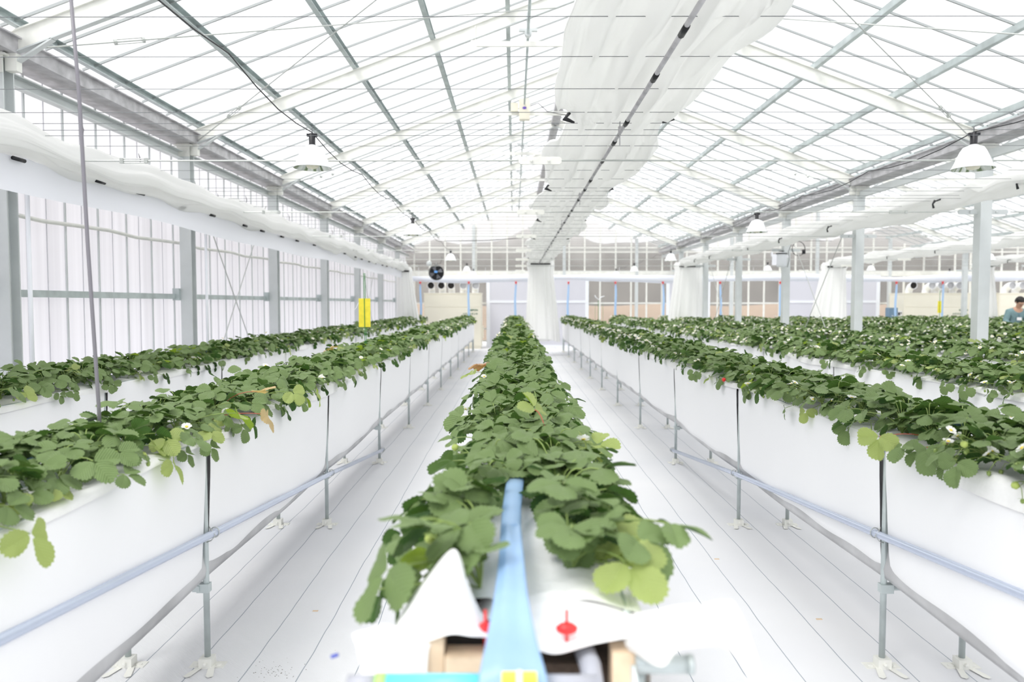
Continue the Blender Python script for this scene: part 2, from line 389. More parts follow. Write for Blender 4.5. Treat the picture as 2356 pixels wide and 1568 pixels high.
# purlins
for s in range(3):
    for side in (0, 1):
        for i, d in enumerate((0.14, 0.99, 1.85, 2.69, 3.50)):
            x = GUT[s]+d if side == 0 else GUT[s+1]-d
            z = EAVE+0.16+0.02+SLOPE*d
            m = MB().box(x-0.025, x+0.025, -1, YW, z-0.03, z-0.025).box(x-0.025, x-0.02, -1, YW, z-0.024, z+0.03).box(x-0.025, x+0.025, -1, YW, z+0.03, z+0.035)
            o = link('purlin', m.mesh('purlin', 'galvanised'))
            tag(o, f'galvanised purlin, {ORD[i]} up from the gutter, {"left" if side==0 else "right"} slope of {SPAN_NAME[s]}', 'purlin', kind='structure')
    xm = (GUT[s]+GUT[s+1])/2; z = EAVE+RISE+0.1
    m = MB().box(xm-0.075, xm+0.075, -1, YW, z-0.06, z-0.05).box(xm-0.075, xm-0.065, -1, YW, z-0.05, z+0.07).box(xm+0.065, xm+0.075, -1, YW, z-0.05, z+0.07).box(xm-0.012, xm+0.012, -1, YW, z-0.075, z-0.06)
    o = link('ridge_beam', m.mesh('ridge_beam', 'gutter_grey')); tag(o, f'grey ridge beam of the {SPAN_NAME[s]}', 'beam', kind='structure')
# trusses: rafters, collar, tie rod
def build_truss(s, k, y):
    x0, x1 = GUT[s], GUT[s+1]; xm = (x0+x1)/2
    t = thing('roof_truss', f'cream steel roof truss over the {SPAN_NAME[s]}, {ORD[k]} from the camera', 'roof truss', (xm, y, EAVE), kind='structure')
    L = xm-x0
    for sg in (-1, 1):
        mb = MB(); a = (sg*(L-0.07), 0, 0.085); b = (0, 0, 0.085+RISE)
        mb.bar(a, b, 0.012, 0.14); u = 0.073
        mb.bar((a[0], 0, a[2]+u), (b[0], 0, b[2]+u), 0.05, 0.01); mb.cur = 1
        mb.bar((a[0], 0, a[2]-u), (b[0], 0, b[2]-u), 0.05, 0.01)
        mb.bar((a[0], 0, -0.07), (sg*(L-0.38), 0, 0.12), 0.05, 0.012); mb.cur = 0
        mb.box(sg*(L-0.10)-0.04, sg*(L-0.10)+0.04, -0.03, 0.03, -0.1, 0.06)
        part('rafter', mb, ['cream_steel', 'pale_steel'], t, label='cream I-section rafter')
    part('collar_tie', MB().box(-1.2, 1.2, -0.03, 0.0, 4.255-EAVE, 4.31-EAVE).box(-1.23, -1.17, -0.034, -0.03, 4.24-EAVE, 4.32-EAVE).box(1.17, 1.23, -0.034, -0.03, 4.24-EAVE, 4.32-EAVE).box(-1.19, -1.18, -0.02, -0.01, 4.3-EAVE, 4.48-EAVE), 'cream_steel', t)
    z = 2.49-EAVE
    rod = MB().tube([(-L+0.3, 0, z), (-0.72, 0, z)], 0.006, 6).tube([(-0.45, 0, z), (L-0.3, 0, z)], 0.006, 6)
    tr = part('tie_rod', rod, 'rod_steel', t)
    def plate(xc, w, h):
        return MB().add([(xc-w, -0.008, z-h*0.55), (xc-w+h*0.6, -0.008, z-h), (xc+w-h*0.6, -0.008, z-h), (xc+w, -0.008, z-h*0.55), (xc+w, -0.008, z+h*0.55), (xc+w-h*0.6, -0.008, z+h), (xc-w+h*0.6, -0.008, z+h), (xc-w, -0.008, z+h*0.55),
             (xc-w, 0.008, z-h*0.55), (xc-w+h*0.6, 0.008, z-h), (xc+w-h*0.6, 0.008, z-h), (xc+w, 0.008, z-h*0.55), (xc+w, 0.008, z+h*0.55), (xc+w-h*0.6, 0.008, z+h), (xc-w+h*0.6, 0.008, z+h), (xc-w, 0.008, z+h*0.55)],
             [(0,1,2,3,4,5,6,7), (15,14,13,12,11,10,9,8)] + [(i, i+8, (i+1) % 8+8, (i+1) % 8) for i in range(8)])
    pm = plate(-0.585, 0.15, 0.026)
    for q in (-0.06, 0.06): pm.lathe([(0.0, 0), (0.011, 0), (0.011, 0.012), (0, 0.014)], 8, Matrix.Translation((-0.585+q, -0.008, z)) @ Matrix.Rotation(PI/2, 4, 'X'))
    part('splice_plate', pm, 'cream_steel', t)
    for sg in (-1, 1):
        cm = plate(sg*(L-0.16), 0.11, 0.026); cm.lathe([(0, 0), (0.012, 0), (0.012, 0.014), (0, 0.016)], 8, Matrix.Translation((sg*(L-0.14), -0.008, z)) @ Matrix.Rotation(PI/2, 4, 'X'))
        part('clamp', cm, 'pale_steel', t)
        xt = sg*(L-0.92)
        if sg < 0 or k % 2 == 0:
            tb = MB()
            for dz in (-0.014, 0.014): tb.tube([(xt-0.08, 0, z+dz), (xt+0.08, 0, z+dz)], 0.004, 6)
            for dx in (-0.085, 0.085): tb.box(xt+dx-0.012, xt+dx+0.012, -0.01, 0.01, z-0.018, z+0.018)
            link('turnbuckle', tb.mesh('turnbuckle', 'rod_steel'), tr)
    return t
for s in range(3):
    for k, y in enumerate(FY[1:-1]): build_truss(s, k, y)
# roof wind bracing rods
bk = 0
for s in range(2):
    xm = (GUT[s]+GUT[s+1])/2
    for (ya, yb) in ((5.35, 8.35), (11.35, 14.35)):
        for sg, xe in ((-1, GUT[s]+0.12), (1, GUT[s+1]-0.12)):
            for fl in (0, 1):
                if ya > 10 and fl: continue
                p = Vector((xe, ya if fl == 0 else yb, EAVE+0.05)); q = Vector((xm-sg*-0.1*0+sg*0.3, yb if fl == 0 else ya, EAVE+RISE-0.1))
                mb = MB().tube([p, q], 0.006, 6)
                t = link('wind_brace', mb.mesh('wind_brace', 'rod_steel'))
                d = (q-p).normalized(); c = p+d*0.75
                tb = MB(); n = d.cross(Vector((0,1,0))).normalized()
                for e in (-0.018, 0.018): tb.tube([c-d*0.1+n*e, c+d*0.1+n*e], 0.004, 6)
                tb.tube([c-d*0.11, c-d*0.09], 0.022, 8); tb.tube([c+d*0.09, c+d*0.11], 0.022, 8)
                link('turnbuckle', tb.mesh('turnbuckle', 'rod_steel'), t)
                tag(t, f'thin steel bracing rod under the {"left" if sg<0 else "right"} slope of the {SPAN_NAME[s]}, {"rising away from" if fl==0 else "falling away from"} the camera, {"second" if ya<10 else "fourth"} bay', 'brace rod', kind='structure')

# ---- left wall
xl = -3.74
wl = struct('wall_left', MB().box(xl-0.004, xl, -1, YW, 0.0, 2.55), 'side_film', 'milky white film side wall on the left', 'wall')
wu = struct('wall_left', MB().box(xl-0.004, xl, -1, YW, 2.55, 3.38), 'upper_wall_film', 'clearer upper strip of the left side wall below the gutter', 'wall')
mu = MB(); y = -0.65
i = 0
while y < YW:
    mu.box(xl+0.003, xl+0.015, y-0.009, y+0.009, 0, 3.3); y += 0.5
part('mullions', mu, 'pale_steel', wl)
m2 = MB(); y = -0.4
while y < YW: m2.box(xl+0.003, xl+0.008, y-0.004, y+0.004, 0, 3.3); y += 0.5
part('film_seams', m2, 'seam', wl)
kn = MB(); y = -0.4
while y < YW:
    zt = 2.95+0.1*math.sin(y*5); kn.tube([(xl+0.02, y, zt), (xl+0.035, y+0.012, zt-0.06), (xl+0.03, y-0.01, zt-0.16)], [0.002, 0.007, 0.003], 5); y += 1.0
part('tie_strings', kn, 'hose_grey', wl)
for k in range(len(FY)-1):
    o = struct('trim_1', MB().box(xl+0.04, xl+0.075, FY[k]+0.065, FY[k+1]-0.065, 1.545, 1.60).box(xl+0.04, xl+0.11, FY[k+1]-0.11, FY[k+1]-0.065, 1.53, 1.66), 'galvanised', f'galvanised girt across the left wall at mid height, {ORD[k]} bay', 'girt')
o = struct('trim_2', MB().tube([(xl+0.03, y_*0.5-1, 2.155+0.012*math.sin(y_*2.1)) for y_ in range(0, 55)], 0.017, 8), 'cream_steel', 'rolled film edge running along the left wall above the girt', 'film roll', True)
# cross bracing rods on the side wall and inner columns
def xbrace(x, ya, yb, za, zb, where):
    for (p, q, w_) in (((x, ya, zb), (x, yb, za), 'falling away'), ((x, ya, za), (x, yb, zb), 'rising away')):
        p = Vector(p); q = Vector(q); t = link('wind_brace', MB().tube([p, q], 0.007, 6).mesh('wind_brace', 'rod_steel'))
        lo, hi = (p, q) if p.z < q.z else (q, p); d = (hi-lo).normalized(); c = lo+d*0.9
        tb = MB()
        for e in (-0.02, 0.02): tb.tube([c-d*0.11+Vector((0, e, 0)), c+d*0.11+Vector((0, e, 0))], 0.005, 6)
        for e in (-0.11, 0.11): tb.tube([c+d*(e-0.012), c+d*(e+0.012)], 0.024, 8)
        link('turnbuckle', tb.mesh('turnbuckle', 'rod_steel'), t)
        tag(t, f'steel cross bracing rod {where}, {w_} from the camera', 'brace rod', kind='structure')
xbrace(-3.60, 8.6, 11.1, 0.15, 2.9, 'between second and third left wall columns')
xbrace(-3.60, 17.6, 20.1, 0.15, 2.9, 'between fifth and sixth left wall columns')
xbrace(5.08, 11.5, 14.2, 0.15, 2.9, 'between third and fourth inner columns')
xbrace(5.08, 17.5, 20.2, 0.15, 2.9, 'between fifth and sixth inner columns')
# right outer wall
struct('wall_right', MB().box(22.6, 22.61, -1, YW, 0, 3.38), 'side_film', 'white film side wall far off on the right', 'wall')

# ---- gable wall
z0 = EAVE+0.23
for s in range(3):
    x0, x1 = GUT[s], GUT[s+1]; xm = (x0+x1)/2
    lo = 2.52
    if s == 0: x0 = xl
    o = struct('wall_far', MB().add([(x0, YW, 0), (x1, YW, 0), (x1, YW, z0), (xm, YW, z0+RISE), (x0, YW, z0)], [(0,1,2,3,4)]), 'gable_film', f'far gable wall of clear film over pale bars, {SPAN_NAME[s]}', 'wall')
    mb = MB(); x = x0+0.3
    while x < x1:
        zt = z0+RISE-abs(x-xm)*SLOPE-0.03; mb.box(x-0.026, x+0.026, YW-0.06, YW-0.02, 0, zt); x += 0.533
    for z in (3.25, 3.40): mb.box(x0, x1, YW-0.065, YW-0.02, z-0.022, z+0.022)
    for z in (1.5, 0.2, 0.62): mb.box(x0, x1, YW-0.062, YW-0.02, z-0.025, z+0.025)
    part('mullions', mb, 'cream_steel', o)
    part('wall_beam', MB().box(x0, x1, YW-0.14, YW-0.04, 2.42, 2.60), 'cream_steel', o)
    for xp in (x0+1.45+0.9, xm+0.95-0.0, x1-0.9):
        zt = z0+RISE-abs(xp-xm)*SLOPE-0.05
        part('gable_post', MB().box(xp-0.05, xp+0.05, YW-0.15, YW-0.05, 0, zt), 'pale_steel', o)
def sliding_door(n, x0, x1, label):
    d = thing('door_%d' % n, label, 'door', ((x0+x1)/2, YW-0.2, 0), kind='structure')
    w = (x1-x0)/2; 
    part('door_panel', MB().box(-w, w, -0.012, 0.0, 0.05, 2.42), 'door_panel', d)
    fr = MB().box(-w, -w+0.12, -0.03, 0.0, 0, 2.45).box(w-0.12, w, -0.03, 0.0, 0, 2.45).box(-0.05, 0.05, -0.03, 0, 0, 2.45)
    for z in (0.03, 1.55, 2.42): fr.box(-w, w, -0.032, 0, z-0.04, z+0.04)
    part('door_frame', fr, 'white_plastic', d)
sliding_door(1, -0.95, 2.55, 'lavender-white sliding doors in the far wall behind the central bed')
sliding_door(2, 9.2, 12.5, 'lavender-white sliding doors in the far wall of the middle span')
sliding_door(3, 5.2, 6.7, 'pale panel in the far wall beside the first inner column line')
struct('wall_camera_side', MB().box(xl, 22.6, -1.02, -1.0, 0, 0.4), 'side_film', 'low kerb film behind the camera', 'wall')

# ------------------------------------------------------------------ wires across
wm = MB()
wire_me = MB().tube([(xl+0.1, 0, 0), (22.5, 0, 0)], 0.0018, 5).mesh('support_wire', 'wire')
y = 1.1; j = 0
while y < 25.8:
    z = 2.64 + 0.006*math.sin(j*1.7)
    o = link('support_wire', wire_me, None, (0, y, z)); tag(o, 'thin dark wire stretched level across the house below the roof trusses', 'wire', 'curtain support wires')
    y += 0.5; j += 1
for y, z in ((5.0, 2.665), (5.06, 2.60), (8.0, 2.665), (8.08, 2.60)):
    o = link('support_wire', wire_me, None, (0, y, z)); tag(o, 'thin dark wire stretched level across the house below the roof trusses', 'wire', 'curtain support wires')

# ------------------------------------------------------------------ gathered curtains
YDR = 21.6
def curtain(xc, zc, W, H, y0, y1, label, seed, hooks=True, drop=None, hookw=0.74, pipe=None, flat=None, clips=True):
    t = thing('thermal_curtain', label, 'curtain', (xc, y0, zc))
    R = random.Random(seed); ph = [R.uniform(0, 6.28) for _ in range(12)]
    def cs(u, v):
        y = (y1-y0)*v; th = 2*PI*u
        bay = ((y + y0 - 5.03) / 3.03); g = abs(math.sin(PI*bay))**0.6
        ww = W*(hookw + (1-hookw)*g) + 0.03*math.sin(y*2.3+ph[0]); hh = H*(0.65+0.35*g)
        f = 0.13*math.sin(9*th+1.3*math.sin(y*0.8+ph[1])) + 0.09*math.sin(15*th+ph[2]+y*0.5) + 0.07*math.sin(4*th+y*1.7+ph[3]) + 0.05*math.sin(23*th+y*3.1+ph[4])
        x = ww*math.copysign(abs(math.cos(th))**0.8, math.cos(th))*(1+0.06*math.sin(y*4+ph[5]))
        z = hh*math.sin(th)*(1+f*1.3) + 0.030*math.sin(x*34+ph[6]+1.4*math.sin(y*0.9)) + 0.016*math.sin(x*71+y*2.1+ph[9]) + 0.012*math.sin(y*3.3+ph[7]) + 0.012*math.sin(y*7.1+x*19)
        return (x + 0.02*math.sin(y*1.1+ph[8]), y, z)
    part('gathered_cloth', MB().grid(cs, 96, int((y1-y0)*9), True), 'curtain_cloth', t, True)
    if pipe is not None:
        part('centre_pipe', MB().tube([(pipe[0]-xc, 0, pipe[1]-zc), (pipe[0]-xc, y1-y0, pipe[1]-zc)], 0.012, 8), 'gutter_grey', t, True)
        q = 0.35
        while q < y1-y0:
            part('pipe_clip', MB().tube([(pipe[0]-xc, q, pipe[1]-zc-0.004), (pipe[0]-xc, q+0.11, pipe[1]-zc-0.004)], 0.0145, 8), 'black_plastic', t, True); q += 0.75+0.2*math.sin(q*3)
    if hooks:
        yk = 5.03
        while yk < y1:
            for sg in (-1, 1):
                hk = MB().tube([(sg*W*hookw*1.0, yk-y0, 0.02), (sg*W*hookw*1.1, yk-y0, -0.02), (sg*W*hookw*0.9, yk-y0, -0.045)], [0.012, 0.02, 0.007], 7)
                part('hook', hk, 'black_plastic', t, True)
            if pipe is not None:
                hk = MB().tube([(pipe[0]-xc, yk-y0, 0.0), (pipe[0]-xc, yk-y0, -0.09)], 0.005, 6).tube([(pipe[0]-xc, yk-y0, -0.07), (pipe[0]-xc, yk-y0, -0.11)], 0.012, 8).tube([(pipe[0]-xc, yk-y0, -0.11), (pipe[0]-xc, yk-y0, -0.19)], 0.004, 6)
                part('wire_tensioner', hk, 'gutter_grey', t, True)
            yk += 3.03
    if clips:
        yk = y0+0.9; i = 0
        while yk < y1:
            sg = -1
            cl = MB().tube([(sg*W*0.95, yk-y0, -H*0.2), (sg*W*1.03, yk-y0+0.02, -H*0.6), (sg*W*1.0, yk-y0+0.01, -H*1.05)], [0.014, 0.009, 0.012], 6)
            cl.tube([(sg*W*0.95, yk-y0-0.1, -H*0.25), (sg*W*0.95, yk-y0-0.02, -H*0.3)], 0.009, 6)
            part('clip', cl, 'black_plastic', t, True); yk += 2.2+0.8*math.sin(i*2.4); i += 1
    if drop:
        (wt, wb, zb, xt, xb) = drop
        def dr(u, v):
            th = 2*PI*u; z = 0.0 - (zc-zb)*v
            neck = 1.0 + 0.18*math.exp(-((v-0.06)/0.05)**2) if v < 0.2 else 1.0
            ww = (wt+(wb-wt)*v)*neck; dd = (0.10+0.08*v)
            f = 1+0.10*math.sin(17*th+ph[9]+0.6*v)+0.06*math.sin(29*th+ph[10])
            x = ww*math.copysign(abs(math.cos(th))**0.75, math.cos(th)) + xt+(xb-xt)*v; yy = dd*math.sin(th)*f*1.3
            zz = z + (0.05*math.sin(3*th)*v if v > 0.9 else 0)
            return (x, (YDR-y0)+yy, zz)
        part('curtain_drop', MB().grid(dr, 120, 24, True), 'curtain_cloth_brightened', t, True, label='pleated end of the curtain hanging down at the far wall')
        db = MB()
        for q in range(9):
            xx = xt-wt*0.75+wt*1.5*q/8
            db.box(xx-0.03, xx+0.03, (YDR-y0)-0.17, (YDR-y0)-0.14, -0.13-0.012, -0.10)
        part('folded_edge', db, 'black_plastic', t)
    return t
curtain(0.68, 2.72, 0.43, 0.07, 1.2, 21.6, 'gathered white curtain hanging lengthwise under the ridge above the central bed', 3, pipe=(0.69, 2.61), drop=(0.33, 0.50, 0.45, 0.06, 0.13), clips=False)
tA = curtain(-3.13, 2.52, 0.15, 0.10, 1.2, 21.6, 'gathered white curtain along the top of the left wall with flat film skirt', 5, hooks=False, drop=(0.20, 0.34, 0.9, 0.0, 0.12))
curtain(4.82, 2.65, 0.20, 0.10, 1.2, 21.6, 'gathered white curtain running beside the first inner column line', 8, hooks=False, drop=(0.36, 0.50, 1.05, 0.12, 0.04))
curtain(9.05, 2.64, 0.2, 0.09, 6, 21.6, 'gathered white curtain hanging under the middle span ridge', 11, hooks=False, drop=(0.31, 0.52, 1.05, 0.0, -0.15))
curtain(13.2, 2.66, 0.2, 0.09, 8, 21.6, 'gathered white curtain beside the second inner column line', 15, hooks=False, drop=(0.27, 0.38, 1.05, 0.05, 0.1))
# film skirt of left curtain
def sk(u, v):
    y = 20.4*u; return (-0.02 - 0.018*math.sin(v*PI), y, -0.10-0.012*math.sin(y*0.9) - (0.215+0.01*math.sin(y*2))*v)
part('film_skirt', MB().grid(sk, 90, 8), 'curtain_film', tA, True, label='smooth flat white film strip')
yy = 0.5; i = 0
while yy < 20:
    part('rail_clip', MB().tube([(0.0, yy, -0.115-0.012*math.sin(yy*0.9)), (0.0, yy+0.115, -0.115-0.012*math.sin(yy*0.9))], 0.013, 8), 'black_plastic', tA, True); i += 1
    yy += (0.72, 0.95, 0.62, 0.8)[i % 4]

# ------------------------------------------------------------------ lamps
def lamp_meshes():
    cap = MB().lathe([(0.0, 0.075), (0.018, 0.075), (0.022, 0.07), (0.022, 0.0), (0.026, -0.002)], 14)
    cap.box(-0.035, 0.035, -0.012, 0.012, 0.055, 0.072)
    sh = MB().lathe([(0.020, 0.0), (0.035, -0.012), (0.062, -0.022), (0.080, -0.05), (0.098, -0.09), (0.112, -0.125), (0.128, -0.155), (0.130, -0.160), (0.126, -0.160)], 32)
    ins = MB().lathe([(0.126, -0.160), (0.108, -0.125), (0.092, -0.088), (0.072, -0.05), (0.03, -0.025)], 32)
    bl = MB().lathe([(0.0, -0.03), (0.018, -0.04), (0.022, -0.07), (0.045, -0.11), (0.05, -0.135), (0.035, -0.16), (0.0, -0.168)], 16)
    return cap.mesh('cap', 'black_plastic', True), sh.mesh('reflector', 'reflector_white', True), ins.mesh('reflector_lining', 'reflector_inside', True), bl.mesh('bulb', 'bulb_glass', True)
LM = lamp_meshes()
def lamp(x, y, z, label, sc=1.0):
    t = thing('pendant_lamp', label, 'lamp', (x, y, z), 'grow lamps hung from the wires'); t.scale = (sc, sc, sc)
    link('cap', LM[0], t); r = link('reflector', LM[1], t); link('reflector_lining', LM[2], r); link('bulb', LM[3], t)
    link('hanger', MB().tube([(0, 0, 0.07), (0, 0, 0.11), (0.01, 0, 0.12)], 0.003, 5).mesh('hanger', 'wire'), t)
LY = (5.1, 10.1, 16.1, 21.6, 25.1)
for i, y in enumerate(LY): lamp(-1.34, y, 2.55, f'white dome lamp on the left cable, {ORD[i]} from the camera', 0.97)
for i, (x, y) in enumerate(((3.04, 5.1), (3.04, 9.6), (3.3, 16.1), (3.4, 21.6), (3.35, 25.1))): lamp(x, y, 2.55, f'white dome lamp on the cable right of the ridge curtain, {ORD[i]} from the camera', 1.02)
for i, (x, y) in enumerate(((10.0, 16.1), (9.85, 21.1), (9.5, 25.1), (14.3, 25.1), (7.0, 21.1))): lamp(x, y, 2.55, f'white dome lamp in the middle span, {["nearest", "second", "third at far wall", "rightmost at far wall", "above the column row"][i]}', 0.95)
def cable(xs, pts, label):
    P = []
    for i in range(len(pts)-1):
        (xa, ya), (xb, yb) = pts[i], pts[i+1]
        n = 12
        for k in range(n):
            f = k/n; P.append((xa+(xb-xa)*f, ya+(yb-ya)*f, 2.63-0.05*math.sin(PI*((f*3) % 1))*(1 if ya > 0 else 0.5)))
    P.append((pts[-1][0], pts[-1][1], 2.63))
    o = link('power_cable', MB().tube(P, 0.0036, 6).mesh('power_cable', 'black_plastic', True)); tag(o, label, 'cable')
cable(-1.34, [(-1.20, 0.3)] + [(-1.34, y) for y in LY], 'black power cable feeding the left row of dome lamps')
cable(3.04, [(3.1, 0.3), (3.04, 5.1), (3.04, 9.6), (3.3, 16.1), (3.4, 21.6), (3.35, 25.1)], 'black power cable feeding the dome lamps right of the ridge curtain')

# ------------------------------------------------------------------ ridge vent drive
t = thing('vent_drive', 'grey vent drive shaft with cream motor box under the left roof slope by the ridge', 'vent motor', (0.15, 11.3, 4.4))
part('shaft', MB().tube([(0, -12, 0.0), (0, 14.5, 0.0)], 0.016, 8), 'galvanised', t, True)
for yy in (-5.9, -4.4, -2.95, 2.9, 5.9, 8.9, 11.8):
    part('bearing', MB().tube([(0, yy-0.04, 0), (0, yy+0.04, 0)], 0.04, 10).box(-0.1, 0.1, yy-0.02, yy+0.02, 0.02, 0.05).box(-0.02, 0.02, yy-0.01, yy+0.01, 0.05, 0.22), 'pale_steel', t)
mbx = part('motor_box', MB().box(-0.08, 0.08, -0.06, 0.06, -0.22, 0.08).box(-0.2, -0.09, -0.04, 0.04, -0.1, 0.02), 'cream_paint', t)
part('badge', MB().lathe([(0, 0), (0.03, 0), (0.03, 0.004), (0, 0.004)], 14, Matrix.Translation((0, -0.062, -0.06)) @ Matrix.Rotation(PI/2, 4, 'X') @ Matrix.Diagonal((1, 0.6, 1, 1))), 'label_violet', mbx)
part('motor_lead', MB().tube([(0.08, 0, -0.02), (0.2, -0.02, 0.02), (0.34, 0, -0.1), (0.5, 0, -0.13), (0.62, 0, -0.15)], 0.006, 6), 'black_plastic', t, True)

# ------------------------------------------------------------------ grow beds
BEDS = [(-2.93, 'second bed left of centre'), (-1.435, 'first bed left of centre'), (0.03, 'central bed'), (1.685, 'first bed right of centre'),
        (3.18, 'second bed right of centre'), (4.68, 'third bed right of centre'), (6.46, 'first bed beyond the inner columns'), (8.31, 'second bed beyond the inner columns'),
        (10.15, 'third bed beyond the inner columns'), (11.93, 'fourth bed beyond the inner columns'), (13.40, 'fifth bed beyond the inner columns'), (15.0, 'last bed on the far right')]
LEGY = [1.18] + [3.08 + 2.012*k for k in range(11)]
YEND = 23.7
LX = 0.165
leg_me = MB().tube([(0, 0, 0.02), (0, 0, 0.93)], 0.0125, 12).mesh('leg', 'galvanised', True)
def foot_mesh():
    m = MB(); m.box(-0.027, 0.027, -0.03, 0.02, 0.0, 0.04)
    m.box(-0.07, 0.07, -0.022, 0.03, 0.0, 0.004)
    for sg in (-1, 1):
        m.add([(sg*0.02-0.012, -0.01, 0.005), (sg*0.02+0.014, -0.01, 0.005), (sg*0.045+0.016, -0.10, 0.005), (sg*0.045, -0.112, 0.005), (sg*0.045-0.014, -0.10, 0.005)], [(4, 3, 2, 1, 0)])
        m.lathe([(0, 0.01), (0.012, 0.008), (0.013, 0.004)], 10, Matrix.Translation((sg*0.045, 0.0, 0)))
    m.lathe([(0, 0.012), (0.007, 0.010), (0.008, 0)], 8, Matrix.Translation((0, -0.03, 0.022)) @ Matrix.Rotation(PI/2, 4, 'X'))
    return m.mesh('base_plate', 'cream_steel')
foot_me = foot_mesh()
cross_me = MB().tube([(-LX, 0, 0), (LX, 0, 0)], 0.0105, 8).box(LX-0.035, LX+0.016, -0.017, 0.017, -0.018, 0.018).box(-LX-0.016, -LX+0.035, -0.017, 0.017, -0.018, 0.018).box(LX-0.05, LX-0.02, -0.022, -0.017, -0.012, 0.012).mesh('crossbar', 'galvanised')
def hook_mesh():
    P = []
    for k in range(17):
        a = -0.6*PI + 1.7*PI*k/16; P.append((0.02*math.cos(a)*0.9+0.028, -0.02, 0.021*math.sin(a)))
    P2 = [(-0.012, 0.0, 0.02), (0.01, -0.03, 0.024), (0.028, -0.06, 0.022), (0.048, -0.065, 0.0), (0.03, -0.065, -0.022), (0.01, -0.06, -0.03)]
    return MB().tube(P, 0.0022, 5).tube(P2, 0.0022, 5).tube([(-0.02, 0.01, 0.02), (-0.028, 0.02, 0.035), (-0.02, 0.03, 0.028)], 0.0022, 5).mesh('wire_hook', 'rod_steel', True)
hook_me = hook_mesh()
def skirt(x_sign, ya, yb, seed, first):
    R = random.Random(seed); a = [R.uniform(0, 6.28) for _ in range(5)]
    pr = [(0.186, 0.948), (0.191, 0.90), (0.190, 0.80), (0.186, 0.68), (0.183, 0.56), (0.180, 0.48), (0.178, 0.43), (0.170, 0.405)]
    gt, gb = R.uniform(0.004, 0.012), R.uniform(0.018, 0.034)
    g2t, g2b = R.uniform(0.004, 0.012), R.uniform(0.014, 0.03)
    sag = R.uniform(0.004, 0.018)
    if ya < 6.5: gt, gb = R.uniform(0.006, 0.012), R.uniform(0.012, 0.02)
    if yb < 6.5: g2t, g2b = R.uniform(0.030, 0.036), R.uniform(0.050, 0.065)
    def fn(u, v):
        k = v*(len(pr)-1); i = min(int(k), len(pr)-2); f = k-i
        x = pr[i][0]+(pr[i+1][0]-pr[i][0])*f; z = pr[i][1]+(pr[i+1][1]-pr[i][1])*f
        y0 = ya+gt+(gb-gt)*v; y1 = yb-g2t-(g2b-g2t)*v
        y = y0+(y1-y0)*u
        z -= sag*v*math.sin(PI*u)
        edge = math.exp(-u*(y1-y0)/0.05)+math.exp(-(1-u)*(y1-y0)/0.05)
        x += 0.006*math.sin(3.1*y+a[0])*v + 0.004*math.sin(9*y+a[1]+3*v)*v + 0.008*math.sin(PI*v)*math.sin(PI*u) - 0.012*edge*v
        return (x_sign*x, y, z)
    n = 40
    V = MB().grid(fn, n, 21)
    if x_sign < 0: V.f = [tuple(reversed(q)) for q in V.f]
    return V
def build_bed(bi, xc, name, full):
    Y0 = 1.34 if bi == 2 else 1.2
    t = thing('raised_bed', f'{name}, long waist-high strawberry trough with white cloth sides', 'raised bed', (xc, 0, 0), 'raised strawberry beds')
    R = random.Random(100+bi); ph = [R.uniform(0, 6.28) for _ in range(10)]
    nl = 220 if full else 70
    # silver grey liner hanging in the trough
    def liner(u, v):
        y = Y0+(YEND-Y0)*v; dd = min(abs(y-q) for q in LEGY); sg = 0.014*math.sin(min(1, dd/1.0)*PI/2)
        P = [(-0.147, 0.90), (-0.148, 0.60), (-0.160, 0.46), (-0.172, 0.410), (-0.166, 0.372), (-0.07, 0.352), (0.07, 0.352), (0.166, 0.372), (0.172, 0.410), (0.160, 0.46), (0.148, 0.60), (0.147, 0.90)]
        k = u*11; i = min(int(k), 10); f = k-i
        x = P[i][0]+(P[i+1][0]-P[i][0])*f; z = P[i][1]+(P[i+1][1]-P[i][1])*f
        lo = max(0, (0.62-z)/0.25)
        return (x+0.0015*math.sin(4*y+ph[0])*lo, y, z-sg*min(1, lo)+0.004*math.sin(1.7*y+ph[1])*lo)
    part('liner', MB().grid(liner, 22, nl), 'liner_grey', t, True, label='grey film liner showing under the white cloth')
    # substrate + mulch sheet
    part('substrate', MB().box(-0.145, 0.145, Y0-0.1, YEND-0.02, 0.80, 0.90), 'soil', t)
    def mul(u, v):
        y = Y0+(YEND-Y0)*v; c = 2*u-1
        ov = 0.035+0.018*math.sin(1.3*y+ph[2]+(2 if c > 0 else 0))+0.012*math.sin(4.1*y+ph[3])
        a = abs(c)
        if a > 0.8:
            q = (a-0.8)/0.2; x = 0.192+0.004*q; z = 0.950-ov*q
        else:
            x = 0.192*(a/0.8); z = 0.962-0.012*(a/0.8)**3+0.007*math.sin(5*y+7*c+ph[4])+0.005*math.sin(11*y-9*c+ph[5])
        x += 0.006*math.sin(2.2*y+ph[6]+c)*(1 if a > .7 else 0)
        return (math.copysign(x, c), y, z)
    part('mulch_sheet', MB().grid(mul, 24, nl*2 if full else nl), 'white_mulch', t, True, label='wrinkled white sheet over the planting surface')
    # skirts
    for k in range(len(LEGY)):
        ya = LEGY[k]; yb = LEGY[k+1] if k+1 < len(LEGY) else YEND
        for sg in ((-1, 1)):
            if not full and not (sg == -1 and xc > 0): continue
            V = skirt(sg, ya, yb, bi*100+k*3+sg, k == 0)
            part('side_cloth', V, 'white_cloth', t, True)
    for y in LEGY + [YEND-0.05]:
        for sg in (-1, 1):
            l = link('leg', leg_me, t, (sg*LX, y, 0))
            if full: link('base_plate', foot_me, l)
        if full: link('crossbar', cross_me, t, (0, y, 0.330))
    # edge rails
    for sg in (-1, 1):
        part('edge_rail', MB().tube([(sg*0.172, 1.2, 0.94), (sg*0.172, YEND, 0.94)], 0.010, 8), 'galvanised', t, True)
    return t
bed_objs = []
